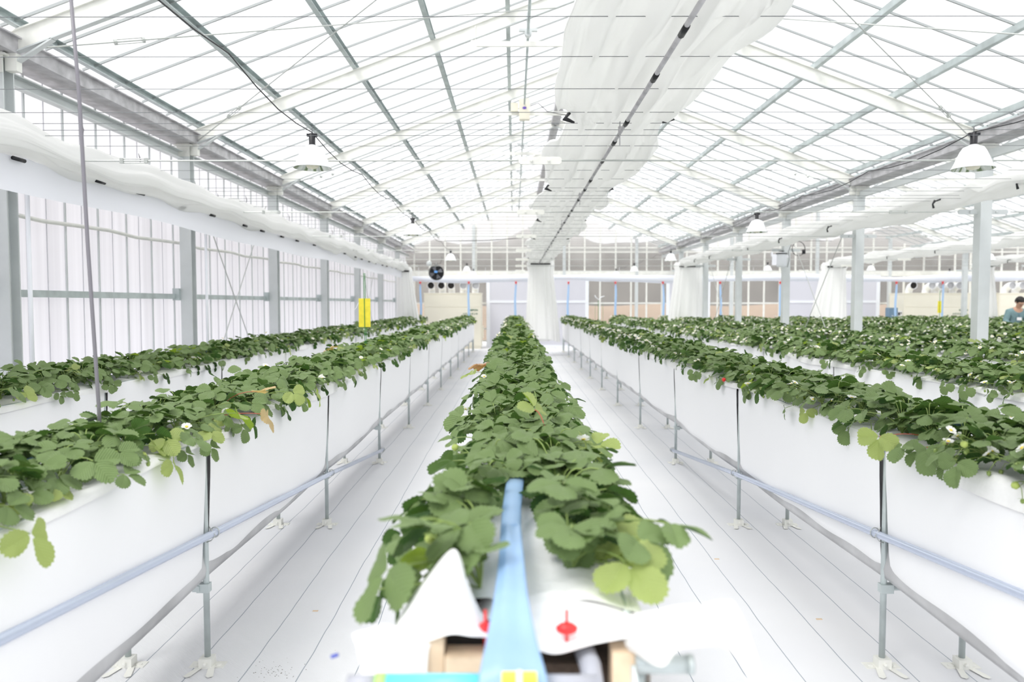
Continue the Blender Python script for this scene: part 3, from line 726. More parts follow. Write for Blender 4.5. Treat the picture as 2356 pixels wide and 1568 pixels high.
for bi, (xc, nm) in enumerate(BEDS): bed_objs.append(build_bed(bi, xc, nm, 0 <= bi <= 5))
# sloping guide pipes on the two beds beside the camera
def guide(bed, xside, label):
    g = part('guide_pipe', MB().tube([(xside, 0.2, 0.853), (xside, 1.2, 0.752), (xside, 3.08, 0.555), (xside, 5.09, 0.352), (xside, 7.13, 0.118)], 0.0155, 14), 'galvanised_pipe', bed, True, label=label)
    sg = 1 if xside > 0 else -1
    for y, z in ((3.08, 0.555), (5.09, 0.352), (7.10, 0.122)):
        h = link('wire_hook', hook_me, g, (xside-sg*0.028, y+0.04, z), (0, 0, 0), (sg, 1, 1))
guide(bed_objs[1], LX+0.032, 'sloping pale pipe hooked to the aisle side legs')
guide(bed_objs[3], -LX-0.032, 'sloping pale pipe hooked to the aisle side legs')

# ------------------------------------------------------------------ blue lay-flat air tubes
def air_tube(bi, xc, name):
    t = thing('air_tube', f'blue lay-flat air tube along the {name}', 'air tube', (xc, 0, 0), 'blue air tubes of the beds')
    R = random.Random(bi)
    def fl(u, v):
        th = 2*PI*u; ys = 1.55 if bi == 2 else 1.22; y = ys+(23.75-ys)*v
        zc = 1.035+0.012*math.sin(2.1*y+bi); x = 0.0+0.012*math.sin(1.4*y+bi)
        q = max(0.0, 1-(y-1.55)/1.0) if bi == 2 else 0.0; q = q*q*(3-2*q)
        x = x*(1-q)-0.037*q; zc = zc*(1-q)+1.037*q
        return (x+(0.026-0.005*q)*math.cos(th), y, zc+0.008*math.sin(th))
    def fl0(u, v):     # the near end widens and drops to the clip at the bed end
        th = 2*PI*u
        K = [(1.555, 1.037, 0.021, 0.0), (1.35, 1.038, 0.0225, 0.002), (1.18, 1.034, 0.027, 0.002), (1.08, 1.012, 0.036, 0.003), (1.03, 0.985, 0.046, 0.005), (1.015, 0.955, 0.05, 0.006)]
        q = [cr1([k_[j] for k_ in K], v) for j in range(4)]
        return (q[3]-0.037+q[2]*math.cos(th)*(1+0.04*math.sin(5*th)), q[0], q[1]+0.008*math.sin(th)*(1+0.4*math.sin(4*th)))
    part('tube', MB().grid(fl, 12, 160, True), 'blue_tube', t, True)
    if bi == 2: part('tube_end', MB().grid(fl0, 28, 20, True), 'blue_tube', t, True, label='flared near end of the blue tube')
    def up(u, v):
        th = 2*PI*u; z = 1.03+(2.10-1.03)*v
        return (0.038*math.cos(th)*(1-0.2*v)+0.02*v*math.sin(bi)+0.012*math.sin(5*v+bi), 23.85+0.015*math.sin(th), z)
    part('riser', MB().grid(up, 12, 14, True), 'tube_pale', t, True)
    part('connector', MB().lathe([(0.0, 2.06), (0.032, 2.06), (0.032, 2.10), (0.022, 2.11), (0.022, 2.13), (0.034, 2.14), (0.034, 2.17), (0, 2.17)], 12, Matrix.Translation((0.02*math.sin(bi)+0.012*math.sin(5+bi), 23.87, 0))), 'red_plastic', t, True, label='red connector below the duct')
for bi, (xc, nm) in enumerate(BEDS): air_tube(bi, xc, nm)
def duct(u, v):
    x = -3.5+20.5*v; th = 2*PI*u; r = 0.115*(1-0.35*abs(math.sin(x*0.62+0.6))**6)
    return (x, 23.95+r*math.cos(th), 2.275+0.03*math.sin(x*0.9)+r*math.sin(th)*(1+0.1*math.sin(x*3)))
t = link('film_duct', MB().grid(duct, 20, 200, True).mesh('film_duct', 'duct_film', True)); tag(t, 'long pale lavender film duct hung across the far end of the beds', 'duct')
hg = MB()
for k in range(10): hg.tube([(-3.0+2.1*k, 23.95, 2.36), (-3.0+2.1*k, 23.95, 2.62)], 0.004, 5)
part('hanger', hg, 'white_plastic', t)

# ------------------------------------------------------------------ heaters
def text_mesh(s, size, mname, bold=0.0):
    c = bpy.data.curves.new('lettering', 'FONT'); c.body = s; c.size = size; c.extrude = 0.002; c.offset = bold; c.align_x = 'RIGHT'
    o = bpy.data.objects.new('tmp', c); COL.objects.link(o)
    dg = bpy.context.evaluated_depsgraph_get(); me = bpy.data.meshes.new_from_object(o.evaluated_get(dg))
    bpy.data.objects.remove(o); me.materials.clear(); me.materials.append(MAT[mname]); return me
TX1 = text_mesh('NEPON', 0.085, 'lettering_green', 0.003); TX2 = text_mesh('ハウスカオンキ', 0.072, 'lettering_green', 0.002)
def heater(x0, x1, label, elbows, yf=24.95):
    w = x1-x0
    t = thing('greenhouse_heater', label, 'heater', ((x0+x1)/2, yf, 0), 'cream heaters by the far wall')
    body = MB().box(-w/2, w/2, 0, 0.95, 0.08, 1.80).box(-w/2-0.012, w/2+0.012, -0.012, 0.96, 1.80, 1.835).box(-w/2+0.02, w/2-0.02, 0.02, 0.9, 0.0, 0.08)
    b = part('cabinet', body, 'cream_paint', t)
    pl = MB()
    pl.box(-w/2+0.03, w/2-0.03, -0.008, 0, 0.12, 1.36).box(-w/2+0.03, w/2-0.03, -0.008, 0, 1.375, 1.77)
    part('front_panel', pl, 'cream_paint', b)
    link('lettering', TX1, t, (w/2-0.11, -0.013, 1.245), (PI/2, 0, 0)); link('lettering', TX2, t, (w/2-0.11, -0.013, 1.125), (PI/2, 0, 0))
    part('control_box', MB().box(w/2-0.0, w/2+0.06, 0.15, 0.45, 0.35, 0.75) if x0 < 0 else MB().box(-w/2-0.16, -w/2, 0.1, 0.4, 0.9, 1.25), 'paper_white' if x0 > 0 else 'cream_paint', t)
    if x0 > 0:
        part('switch_panel', MB().box(-w/2-0.13, -w/2-0.07, 0.09, 0.1, 1.1, 1.2).box(-w/2-0.05, -w/2-0.02, 0.09, 0.1, 1.15, 1.2), 'black_plastic', t)
    for k, (ex, lean) in enumerate(elbows):
        r = 0.115; P = []; c = Vector((ex, 0.4, 1.83))
        for q in range(9):
            a = q/8*PI/2; P.append((ex+lean*q/8, 0.4-0.30*(1-math.cos(a)), 1.83+0.03+0.22*math.sin(a)))
        P[0] = (ex, 0.4, 1.80)
        e = part('air_outlet', MB().tube(P, r, 18, cap=False), 'reflector_white', t, True, label='white elbow duct on top of the heater')
        d = Vector(P[-1])-Vector(P[-2]); c = Vector(P[-1])+Vector((0, 0.02, 0))
        part('outlet_opening', MB().lathe([(0, 0), (0.108, 0)], 18, Matrix.Translation(c) @ Matrix.Rotation(PI/2, 4, 'X')), 'liner_grey' if lean else 'painted_shade', e)  # flat disc across the mouth, its colour standing for the shade inside
        part('outlet_rim', MB().lathe([(0.108, 0.0), (0.122, -0.0), (0.122, 0.03), (0.112, 0.03)], 18, Matrix.Translation(c-Vector((0, 0.01, 0))) @ Matrix.Rotation(PI/2, 4, 'X')), 'reflector_white', e)
    return t
heater(-2.955, -1.08, 'cream heater cabinet at the far end behind the left beds with five duct elbows', [(-0.72, 0), (-0.38, 0), (-0.06, 0), (0.33, 0.02), (0.72, 0.03)])
heater(12.75, 14.95, 'cream heater cabinet at the far right end, left of the white hanging curtain end', [(-0.75, 0), (-0.2, 0.06), (0.1, 0.06), (0.4, 0.06), (0.7, 0.06)])
heater(15.85, 17.9, 'cream heater cabinet furthest right behind the person', [(-0.6, 0.06), (-0.25, 0.05), (0.2, 0.05), (0.6, 0.05)])
o = link('control_cabinet', MB().box(-0.13, 0.13, 0, 0.3, 0, 1.35).box(-0.11, 0.11, -0.01, 0, 0.5, 1.3).mesh('control_cabinet', 'slate_blue'), None, (12.45, 25.0, 0)); tag(o, 'slate blue control cabinet standing left of the right-hand heater', 'cabinet')
# fans
def fan(x, y, z, label, r=0.2):
    t = thing('circulation_fan', label, 'fan', (x, y, z))
    cage = MB()
    for k in range(5):
        rr = r*(0.35+0.16*k+0.01); P = [(rr*math.cos(a*PI/12), -0.05+0.03*(k/4)**2, rr*math.sin(a*PI/12)) for a in range(25)]; cage.tube(P, 0.004, 5, cap=False)
    for k in range(16):
        a = k*PI/8; cage.tube([(0.05*math.cos(a), -0.05, 0.05*math.sin(a)), (r*math.cos(a), -0.01, r*math.sin(a))], 0.003, 4)
    part('cage', cage, 'black_plastic', t)
    part('shroud', MB().lathe([(r, 0.0), (r+0.012, 0.0), (r+0.012, 0.1), (r, 0.1), (r, 0)], 28, Matrix.Rotation(-PI/2, 4, 'X')), 'black_plastic', t, True)
    bl = MB()
    for k in range(4):
        a0 = k*PI/2+0.3; pts = []
        for (rr, da, dy) in ((0.04, 0.0, 0.03), (r*0.9, -0.25, 0.03), (r*0.92, 0.45, 0.065), (0.04, 0.5, 0.05)):
            pts.append((rr*math.cos(a0+da), dy, rr*math.sin(a0+da)))
        bl.add(pts+[(p[0], p[1]+0.004, p[2]) for p in pts], [(0,1,2,3), (7,6,5,4), (0,4,5,1), (1,5,6,2), (2,6,7,3), (3,7,4,0)])
    part('blades', bl, 'grey_pipe', t)
    part('backplate', MB().lathe([(0, 0.09), (r*0.98, 0.09), (r*0.98, 0.096), (0, 0.096)], 24, Matrix.Rotation(-PI/2, 4, 'X')), 'black_plastic', t)
    part('motor_cover', MB().lathe([(0, -0.06), (0.05, -0.06), (0.055, -0.04), (0.055, 0.06), (0, 0.07)], 16, Matrix.Rotation(-PI/2, 4, 'X')), 'black_plastic', t, True)
    part('label_plate', MB().box(-0.045, 0.045, -0.068, -0.062, -0.01, 0.05), 'label_blue', t)
    part('hanger', MB().tube([(0, 0.03, r), (0, 0.03, 2.63-z)], 0.008, 6), 'rod_steel', t)
    return t
fan(-2.16, 21.1, 2.345, 'round black circulation fan with blue label hung above the left beds near the far end')
t = thing('white_fan_unit', 'white drum-shaped circulation unit fixed beside the fourth inner column', 'fan', (4.93, 14.1, 2.30))
part('drum', MB().lathe([(0, -0.14), (0.08, -0.13), (0.095, -0.11), (0.095, 0.11), (0.08, 0.13), (0.0, 0.14)], 20), 'white_plastic', t, True)
part('drum_ring', MB().lathe([(0.097, 0.10), (0.104, 0.10), (0.104, 0.12), (0.097, 0.12)], 20).lathe([(0.0, 0.15), (0.05, 0.15), (0.05, 0.16), (0, 0.16)], 12), 'black_plastic', t)
part('bracket', MB().box(-0.18, -0.09, -0.02, 0.02, -0.1, 0.1).box(-0.2, -0.17, -0.03, 0.03, 0.06, 0.14).box(0.09, 0.13, -0.02, 0.02, 0.04, 0.08), 'chrome', t)
ccoil = []
for k in range(40):
    a = k/39*4*PI; ccoil.append((0.30+0.12*math.cos(a+1.2), -0.05+0.001*k, 0.20+0.13*math.sin(a+1.2)))
part('power_lead', MB().tube([(0.09, -0.06, -0.14), (0.115, -0.07, 0.0), (0.10, -0.07, 0.15), (0.16, -0.06, 0.28), (0.3, -0.05, 0.34), (0.9, -0.05, 0.34)], 0.005, 6).tube(ccoil, 0.0035, 5).box(0.36, 0.41, -0.08, -0.04, 0.1, 0.18), 'black_plastic', t, True)
# small white/blue junction discs on cables at the far end
def disc(x, y, z, label):
    t = thing('junction_disc', label, 'cable junction', (x, y, z))
    part('disc', MB().lathe([(0, 0), (0.075, 0), (0.08, 0.015), (0.075, 0.03), (0, 0.03)], 18, Matrix.Rotation(PI/2, 4, 'X')), 'pale_steel', t, True)
    part('lead', MB().tube([(0.08, 0, 0), (0.2, 0, -0.01), (0.32, 0, 0.0), (0.36, 0, 0.1), (0.36, 0, 0.2)], 0.006, 6).tube([(-0.08, 0, 0), (-0.5, 0, 0.0), (-1.2, 0, -0.05), (-2.0, 0, -0.06)], 0.006, 6), 'black_plastic', t, True)
disc(0.69, 14.3, 2.72, 'round grey junction disc with black lead below the ridge curtain')
disc(-2.45, 22.0, 2.64, 'round grey junction disc above the black circulation fan')

# ------------------------------------------------------------------ thin hoses and pipes
o = link('hanging_hose', MB().tube([(-1.45, 2.64, 1.03), (-1.452, 2.64, 1.14), (-1.475, 2.64, 1.7), (-1.49, 2.64, 2.2), (-1.515, 2.64, 2.64)], 0.0065, 10).mesh('hanging_hose', 'hose_grey', True)); tag(o, 'grey hose hanging from the wires down to the first bed left of centre', 'hose')
for y, sc, w_ in ((5.25, 1, 'first'), (8.27, 1, 'second')):
    t = thing('drop_pipe', f'slim white pipe standing beside the {w_} left wall column', 'pipe', (-3.34, y, 0))
    part('pipe', MB().tube([(0, 0, 0), (0, 0, 2.5)], 0.015 if sc else 0.01, 10), 'white_plastic', t, True)
    part('pipe_cap', MB().tube([(0, 0, 2.5), (0, 0, 2.535)], 0.019, 10), 'label_blue' if y < 6 else 'white_plastic', t, True)

# sticky traps
def trap(x, y, z0, z1, zt, zb, label, wd=0.057, bands=True):
    t = thing('sticky_trap', label, 'insect trap', (x, y, 0))
    part('card', MB().box(-wd, wd, -0.002, 0.002, z0, z1), 'yellow_card', t)
    st = MB().tube([(0.004, -0.006, zb), (-0.004, -0.006, zt)], 0.0035, 6).tube([(0.016, 0.006, zb), (0.006, 0.006, zt)], 0.0035, 6)
    part('stake', st, 'green_stake', t)
    part('tie', MB().tube([(-wd, -0.004, z1-0.04), (-wd-0.02, -0.01, z1-0.09), (-wd-0.04, -0.01, z1-0.11)], 0.003, 5), 'white_plastic', t)
trap(-1.455, 7.4, 1.268, 1.546, 1.79, 1.0, 'yellow sticky card on green stakes in the first bed left of centre')
trap(10.15, 18.2, 1.27, 1.55, 1.8, 0.98, 'small yellow sticky card on thin stakes among the beds at far right', 0.045)
t = thing('plant_marker', 'forked pale tape marker on thin green sticks near the far right of centre', 'marker', (1.9, 17.2, 0))
part('stick', MB().tube([(-0.07, 0, 0.98), (-0.07, 0, 1.48)], 0.003, 5).tube([(0.11, 0, 0.98), (0.10, 0, 1.5)], 0.003, 5).tube([(0.0, 0, 1.0), (0.0, 0, 1.55)], 0.006, 5), 'green_stake', t)
part('tape', MB().tube([(-0.08, 0, 1.68), (-0.06, 0, 1.63), (0.0, 0, 1.58), (0.07, 0, 1.64), (0.14, 0, 1.66)], [0.008, 0.012, 0.01, 0.014, 0.008], 6), 'white_plastic', t, True)

# ------------------------------------------------------------------ strawberry leaves
def leaflet(L, W, n, rings, fold, droop, wave, R, teeth=True):
    """obovate leaflet in its own plane: base at the origin, tip at +y; returns V, tris, UV"""
    V = []; UV = []
    pa = R.uniform(0, 6.28)
    def P(a, k, ki):
        s = 0.5-0.5*math.cos(a)                  # 0 base .. 1 tip .. 0
        wd = (math.sin(a))*(0.80+0.34*s)
        if s < 0.35: wd *= 0.80+0.20*(s/0.35)
        tt = 1.0
        if ki == rings and teeth: tt = 1.06 if (round(a/(2*PI)*n) % 2) else 0.95
        x = W/2*wd*k*tt; y = L*(0.5+(s-0.5)*k*(tt if s > 0.15 else 1.0))
        if s > 0.96: y -= L*0.02
        r = abs(x)/(W/2); q = y/L
        z = fold*abs(x) - droop*L*(q**2)*0.55 - droop*W*0.35*r*r + wave*L*math.sin(q*7+pa+2.2*x/W)*0.35*r
        return (x, y, z), (x/W*1.0, q)
    c, u = P(0.5*PI, 0.0, 0); V.append(c); UV.append(u)
    for ki in range(1, rings+1):
        for i in range(n):
            p, u = P(2*PI*i/n, ki/rings, ki); V.append(p); UV.append(u)
    T = []
    for i in range(n): T.append((0, 1+(i+1) % n, 1+i))
    for ki in range(rings-1):
        for i in range(n):
            a = 1+ki*n+i; b = 1+ki*n+(i+1) % n; T += [(a, b, b+n), (a, b+n, a+n)]
    return np.array(V), np.array(T), np.array(UV)
def rotm(ax, a): return np.array(Matrix.Rotation(a, 3, ax))
def tubearr(P, r, n=4):
    mb = MB(); mb.tube(P, r, n, cap=False)
    V = np.array(mb.v); T = []
    for q in mb.f: T += [(q[0], q[1], q[2]), (q[0], q[2], q[3])]
    return V, np.array(T), np.zeros((len(V), 2))
class TA:
    """triangle soup with uv, tint and material index"""
    def __init__(s): s.V=[]; s.T=[]; s.U=[]; s.t=[]; s.m=[]; s.n=0
    def add(s, V, T, U, tint, mi):
        s.V.append(V); s.T.append(T+s.n); s.U.append(U); s.t.append(np.full(len(V), tint)); s.m.append(np.full(len(T), mi)); s.n += len(V)
    def merged(s):
        return (np.concatenate(s.V), np.concatenate(s.T), np.concatenate(s.U), np.concatenate(s.t), np.concatenate(s.m))
def mesh_arr(name, A, mats):
    V, T, U, t, m = A
    me = bpy.data.meshes.new(name); me.vertices.add(len(V)); me.vertices.foreach_set('co', V.astype(np.float32).ravel())
    me.loops.add(len(T)*3); me.loops.foreach_set('vertex_index', T.astype(np.int32).ravel())
    me.polygons.add(len(T)); me.polygons.foreach_set('loop_start', np.arange(0, len(T)*3, 3, dtype=np.int32))
    for q in mats: me.materials.append(MAT[q])
    me.polygons.foreach_set('material_index', m.astype(np.int32)); me.polygons.foreach_set('use_smooth', np.ones(len(T), bool))
    uv = me.uv_layers.new(name='UVMap'); uv.data.foreach_set('uv', U[T.ravel()].astype(np.float32).ravel())
    at = me.attributes.new('tint', 'FLOAT', 'POINT'); at.data.foreach_set('value', t.astype(np.float32))
    me.update(); me.validate(); return me
def leaf_arr(ta, reach, height, tilt, size, R, lod, tint, mi=0, base=(0, 0, 0), az=0.0, stem=1):
    """one trifoliate leaf: petiole from the crown to (reach,0,height), three leaflets"""
    n, rings = {0: (40, 3), 1: (20, 2), 2: (10, 1)}[lod]
    Rz = rotm('Z', az); B = np.array(base)
    if lod < 2:
        pts = []
        for k in range(7 if lod == 0 else 4):
            f = k/(6 if lod == 0 else 3); cx = reach*0.25; cz = height*0.85+0.03
            pts.append(((1-f)**2*0+2*f*(1-f)*cx+f*f*reach, 0.006*math.sin(f*3), 2*f*(1-f)*cz+f*f*height))
        V, T, U = tubearr(pts, 0.0017, 5 if lod == 0 else 3); ta.add(V @ Rz.T+B, T, U, 0.5, stem)
    P = np.array((reach, 0, height)); roll = R.uniform(-0.6, 0.6)
    Fm = rotm('Y', tilt) @ rotm('X', roll)          # leaf frame: +x forward
    for j, (a, sc, st) in enumerate(((0, 1.0, 0.012), (1.35, 0.94, 0.004), (-1.35, 0.94, 0.004))):
        L = size*sc*R.uniform(0.93, 1.07); W = L*R.uniform(0.86, 0.98)
        V, T, U = leaflet(L, W, n, rings, R.uniform(0.10, 0.62), R.uniform(0.05, 0.60), R.uniform(0.05, 0.16), R, lod < 2)
        V = V @ rotm('Y', R.uniform(-0.25, 0.25)).T @ rotm('X', R.uniform(-0.22, 0.15)).T
        V[:, 1] += st
        V = V @ rotm('Z', -PI/2+a+R.uniform(-0.15, 0.15)).T @ Fm.T + P
        ta.add(V @ Rz.T+B, T, U, min(1, max(0, tint+R.uniform(-0.06, 0.06))), mi)
LEAFMATS = ['leaf_green', 'stem_green', 'leaf_lime', 'petal', 'flower_yellow', 'bud_green']
# kinds of leaf by habit: (reach, height, tilt)
def habit(kind, R):
    if kind == 'up': return (R.uniform(0.015, 0.06), R.uniform(0.075, 0.130), R.uniform(-0.7, 0.5))
    if kind == 'mid': return (R.uniform(0.05, 0.115), R.uniform(0.045, 0.12), R.uniform(-0.4, 0.75))
    if kind == 'out': return (R.uniform(0.10, 0.155), R.uniform(0.03, 0.085), R.uniform(0.2, 0.9))
    return (R.uniform(0.14, 0.18), R.uniform(-0.035, 0.03), R.uniform(0.8, 1.4))   # hang
SIZE = {'up': (0.050, 0.068), 'mid': (0.055, 0.072), 'out': (0.055, 0.075), 'hang': (0.050, 0.072)}
POOL = {}
RL = random.Random(21)
for kind in ('up', 'mid', 'out', 'hang'):
    POOL[kind] = []
    for k in range(12):
        ta = TA(); r_, h_, t_ = habit(kind, RL)
        leaf_arr(ta, r_, h_, t_, RL.uniform(*SIZE[kind]), RL, 0, RL.uniform(0.15, 0.85), 2 if (kind in ('out', 'hang') and k == 0) else 0)
        POOL[kind].append(mesh_arr('leaf', ta.merged(), LEAFMATS[:3]))
def plan(R):
    """leaf arrangement of one plant; local +x points to the nearer bed edge"""
    out_ = []; n = R.randint(14, 17); a0 = R.uniform(0, 6.28)
    for i in range(n):
        az = a0+i*2.399+R.uniform(-0.3, 0.3); c = math.cos(az)
        if i < 5: k = 'up'
        elif c > 0.45: k = R.choice(('out', 'out', 'hang', 'mid'))
        elif c > -0.3: k = R.choice(('mid', 'out', 'mid'))
        else: k = R.choice(('up', 'mid', 'mid'))
        out_.append((k, az, R.uniform(0.85, 1.12)))
    return out_
def plant_arr(R, lod, flowers=0, dark=0.0):
    ta = TA()
    for (k, az, s) in plan(R):
        r_, h_, t_ = habit(k, R)
        leaf_arr(ta, r_*s, h_*s, t_, R.uniform(*SIZE[k])*s*(1.05 if lod == 2 else 1), R, lod, R.uniform(0.1, 0.9), 2 if R.random() < 0.06 else 0, az=az)
    for _ in range(flowers):
        az = R.uniform(-1.1, 1.1); rr = R.uniform(0.12, 0.19); z = R.uniform(0.03, 0.14)
        flower_arr(ta, (rr*math.cos(az), rr*math.sin(az), z), R, 6)
    return ta
def flower_arr(ta, p, R, n=10, size=0.019):
    q = Matrix.Rotation(R.uniform(-0.9, 0.9), 3, 'X') @ Matrix.Rotation(R.uniform(-0.6, 0.9), 3, 'Y'); q = np.array(q)
    V = [(0, 0, 0)]; N = 20
    for i in range(N):
        a = 2*PI*i/N; r = size*(0.80+0.32*abs(math.cos(2.5*a))**0.6); V.append((r*math.cos(a), r*math.sin(a), size*0.12+0.002*math.cos(5*a)))
    T = [(0, 1+i, 1+(i+1) % N) for i in range(N)]
    ta.add(np.array(V) @ q.T+np.array(p), np.array(T), np.zeros((N+1, 2)), 0.5, 3)
    V = [(0, 0, size*0.38)]+[(size*0.36*math.cos(2*PI*i/n), size*0.36*math.sin(2*PI*i/n), size*0.10) for i in range(n)]
    ta.add(np.array(V) @ q.T+np.array(p), np.array([(0, 1+i, 1+(i+1) % n) for i in range(n)]), np.zeros((n+1, 2)), 0.5, 4)
# flower meshes for near plants
def petals_mesh():
    mb = MB()
    for k in range(5):
        a = 2*PI*k/5; M = Matrix.Rotation(a, 4, 'Z'); V = []; nU = 6
        for j in range(5):
            f = j/4
            for i in range(nU+1):
                c = -1+2*i/nU; wd = 0.0088*math.sin(min(1, 0.22+f*0.9)*PI*0.62); yy = c*wd
                xx = 0.003+0.0165*f*(1-0.20*c*c*f); V.append(tuple(M @ Vector((xx, yy, 0.004*f*f+0.0022*c*c+0.0006*k))))
        mb.add(V, [(j*(nU+1)+i, j*(nU+1)+i+1, (j+1)*(nU+1)+i+1, (j+1)*(nU+1)+i) for j in range(4) for i in range(nU)])
    return mb.mesh('flower', 'petal', True)
pet_me = petals_mesh()
cen_me = MB().lathe([(0.0, 0.0065), (0.003, 0.006), (0.0055, 0.004), (0.0062, 0.0015), (0.004, 0.0)], 12).mesh('flower_centre', 'flower_yellow', True)
def stalk_mesh(R, reach, height, nb):
    mb = MB(); az = 0
    P = [(0, 0, 0.01)]+[(reach*f, 0.01*math.sin(5*f), height*(1.6*f-0.6*f*f)+0.01) for f in (0.25, 0.5, 0.75, 1.0)]
    mb.tube(P, 0.0015, 5)
    tips = [(Vector(P[-1]), None)]
    for _ in range(nb):
        f = R.uniform(0.5, 0.95); b = Vector((reach*f, 0, height*(1.6*f-0.6*f*f)))
        e = b+Vector((R.uniform(0.0, 0.05), R.uniform(-0.05, 0.05), R.uniform(-0.045, 0.03))); m = (b+e)/2+Vector((0, 0, 0.012))
        mb.tube([b, m, e], 0.0011, 4)
        mb.lathe([(0, 0.0), (0.005, -0.002), (0.0068, -0.008), (0.005, -0.013), (0, -0.016)], 8, Matrix.Translation(e))
        for s in range(5):
            a = s*2*PI/5; mb.add([e+Vector((0.002*math.cos(a), 0.002*math.sin(a), 0.001)), e+Vector((0.009*math.cos(a-0.3), 0.009*math.sin(a-0.3), -0.001)), e+Vector((0.014*math.cos(a), 0.014*math.sin(a), -0.003)), e+Vector((0.009*math.cos(a+0.3), 0.009*math.sin(a+0.3), -0.001))], [(0, 1, 2, 3)])
    for s in range(8):   # calyx under the flower
        a = s*2*PI/8; e = Vector(P[-1]); mb.add([e, e+Vector((0.006*math.cos(a-0.25), 0.006*math.sin(a-0.25), 0.001)), e+Vector((0.013*math.cos(a), 0.013*math.sin(a), 0.002)), e+Vector((0.006*math.cos(a+0.25), 0.006*math.sin(a+0.25), 0.001))], [(0, 1, 2, 3)])
    return mb.mesh('flower_stalk', 'stem_green', True), P[-1]
RS = random.Random(5)
STALKS = [stalk_mesh(RS, RS.uniform(0.11, 0.185), RS.uniform(0.015, 0.12), RS.randint(1, 4)) for _ in range(10)]
fruit_me = MB().lathe([(0.0, 0.002), (0.008, 0.0), (0.0135, -0.007), (0.0125, -0.017), (0.007, -0.027), (0.0, -0.032)], 16).mesh('fruit', 'berry_red', True)
def calyx_mesh():
    mb = MB()
    for s in range(8):
        a = s*2*PI/8; mb.add([Vector((0, 0, 0.004)), Vector((0.006*math.cos(a-0.4), 0.006*math.sin(a-0.4), 0.004)), Vector((0.015*math.cos(a), 0.015*math.sin(a), 0.0)), Vector((0.006*math.cos(a+0.4), 0.006*math.sin(a+0.4), 0.004))], [(0, 1, 2, 3)])
    return mb.mesh('calyx', 'stem_green')
cal_me = calyx_mesh()
green_me = MB().lathe([(0.0, 0.001), (0.008, -0.001), (0.0115, -0.008), (0.010, -0.016), (0.0, -0.022)], 12).mesh('fruit', 'bud_green', True)

RM = random.Random(77)
MIDPL = []
for k in range(14):
    A = plant_arr(RM, 1).merged(); MIDPL.append(mesh_arr('foliage', A, LEAFMATS))
FARPL = [plant_arr(RM, 2, flowers=RM.choice((0, 0, 1, 1, 2))).merged() for _ in range(14)]
FARFL = [plant_arr(RM, 2, flowers=RM.choice((2, 3, 4, 5))).merged() for _ in range(8)]

def visible(x, y, m=170, z=1.05):
    h = z-1.5; p = math.atan(87/F); b = y; f = b*math.cos(p)-h*math.sin(p); u = b*math.sin(p)+h*math.cos(p)
    if f < 0.3: return False
    px = 1178+F*(x+y*5/F)/f; py = 784-F*u/f
    return -m < px < 2356+m and py < 1568+60+(m-170)
# all planting positions
POS = []
RP = random.Random(99)
for bi, (xc, nm) in enumerate(BEDS):
    k = 0; y = 1.39 if bi == 2 else 1.3
    while y < YEND-0.1:
        for row in (-1, 1):
            yy = y+(0.1 if row > 0 else 0)+RP.uniform(-0.02, 0.02)
            if visible(xc, yy, 1500): POS.append((bi, row, xc+row*0.090+RP.uniform(-0.01, 0.01), yy, 0.968+RP.uniform(-0.004, 0.006)))
        y += 0.2
POS.sort(key=lambda p: (not visible(p[2], p[3]), math.hypot(p[2], p[3])))
NEAR, MID = 110, 300
BEDSHORT = [n for _, n in BEDS]
def bay_of(y):
    for k in range(len(LEGY)-1):
        if LEGY[k] <= y < LEGY[k+1]: return k
    return 10
def rowname(bi, row):
    if bi == 2: return 'left row' if row < 0 else 'right row'
    return ('aisle-side row' if (row > 0) == (bi < 2) else 'outer row')
RQ = random.Random(1234)
SPECIAL = {}
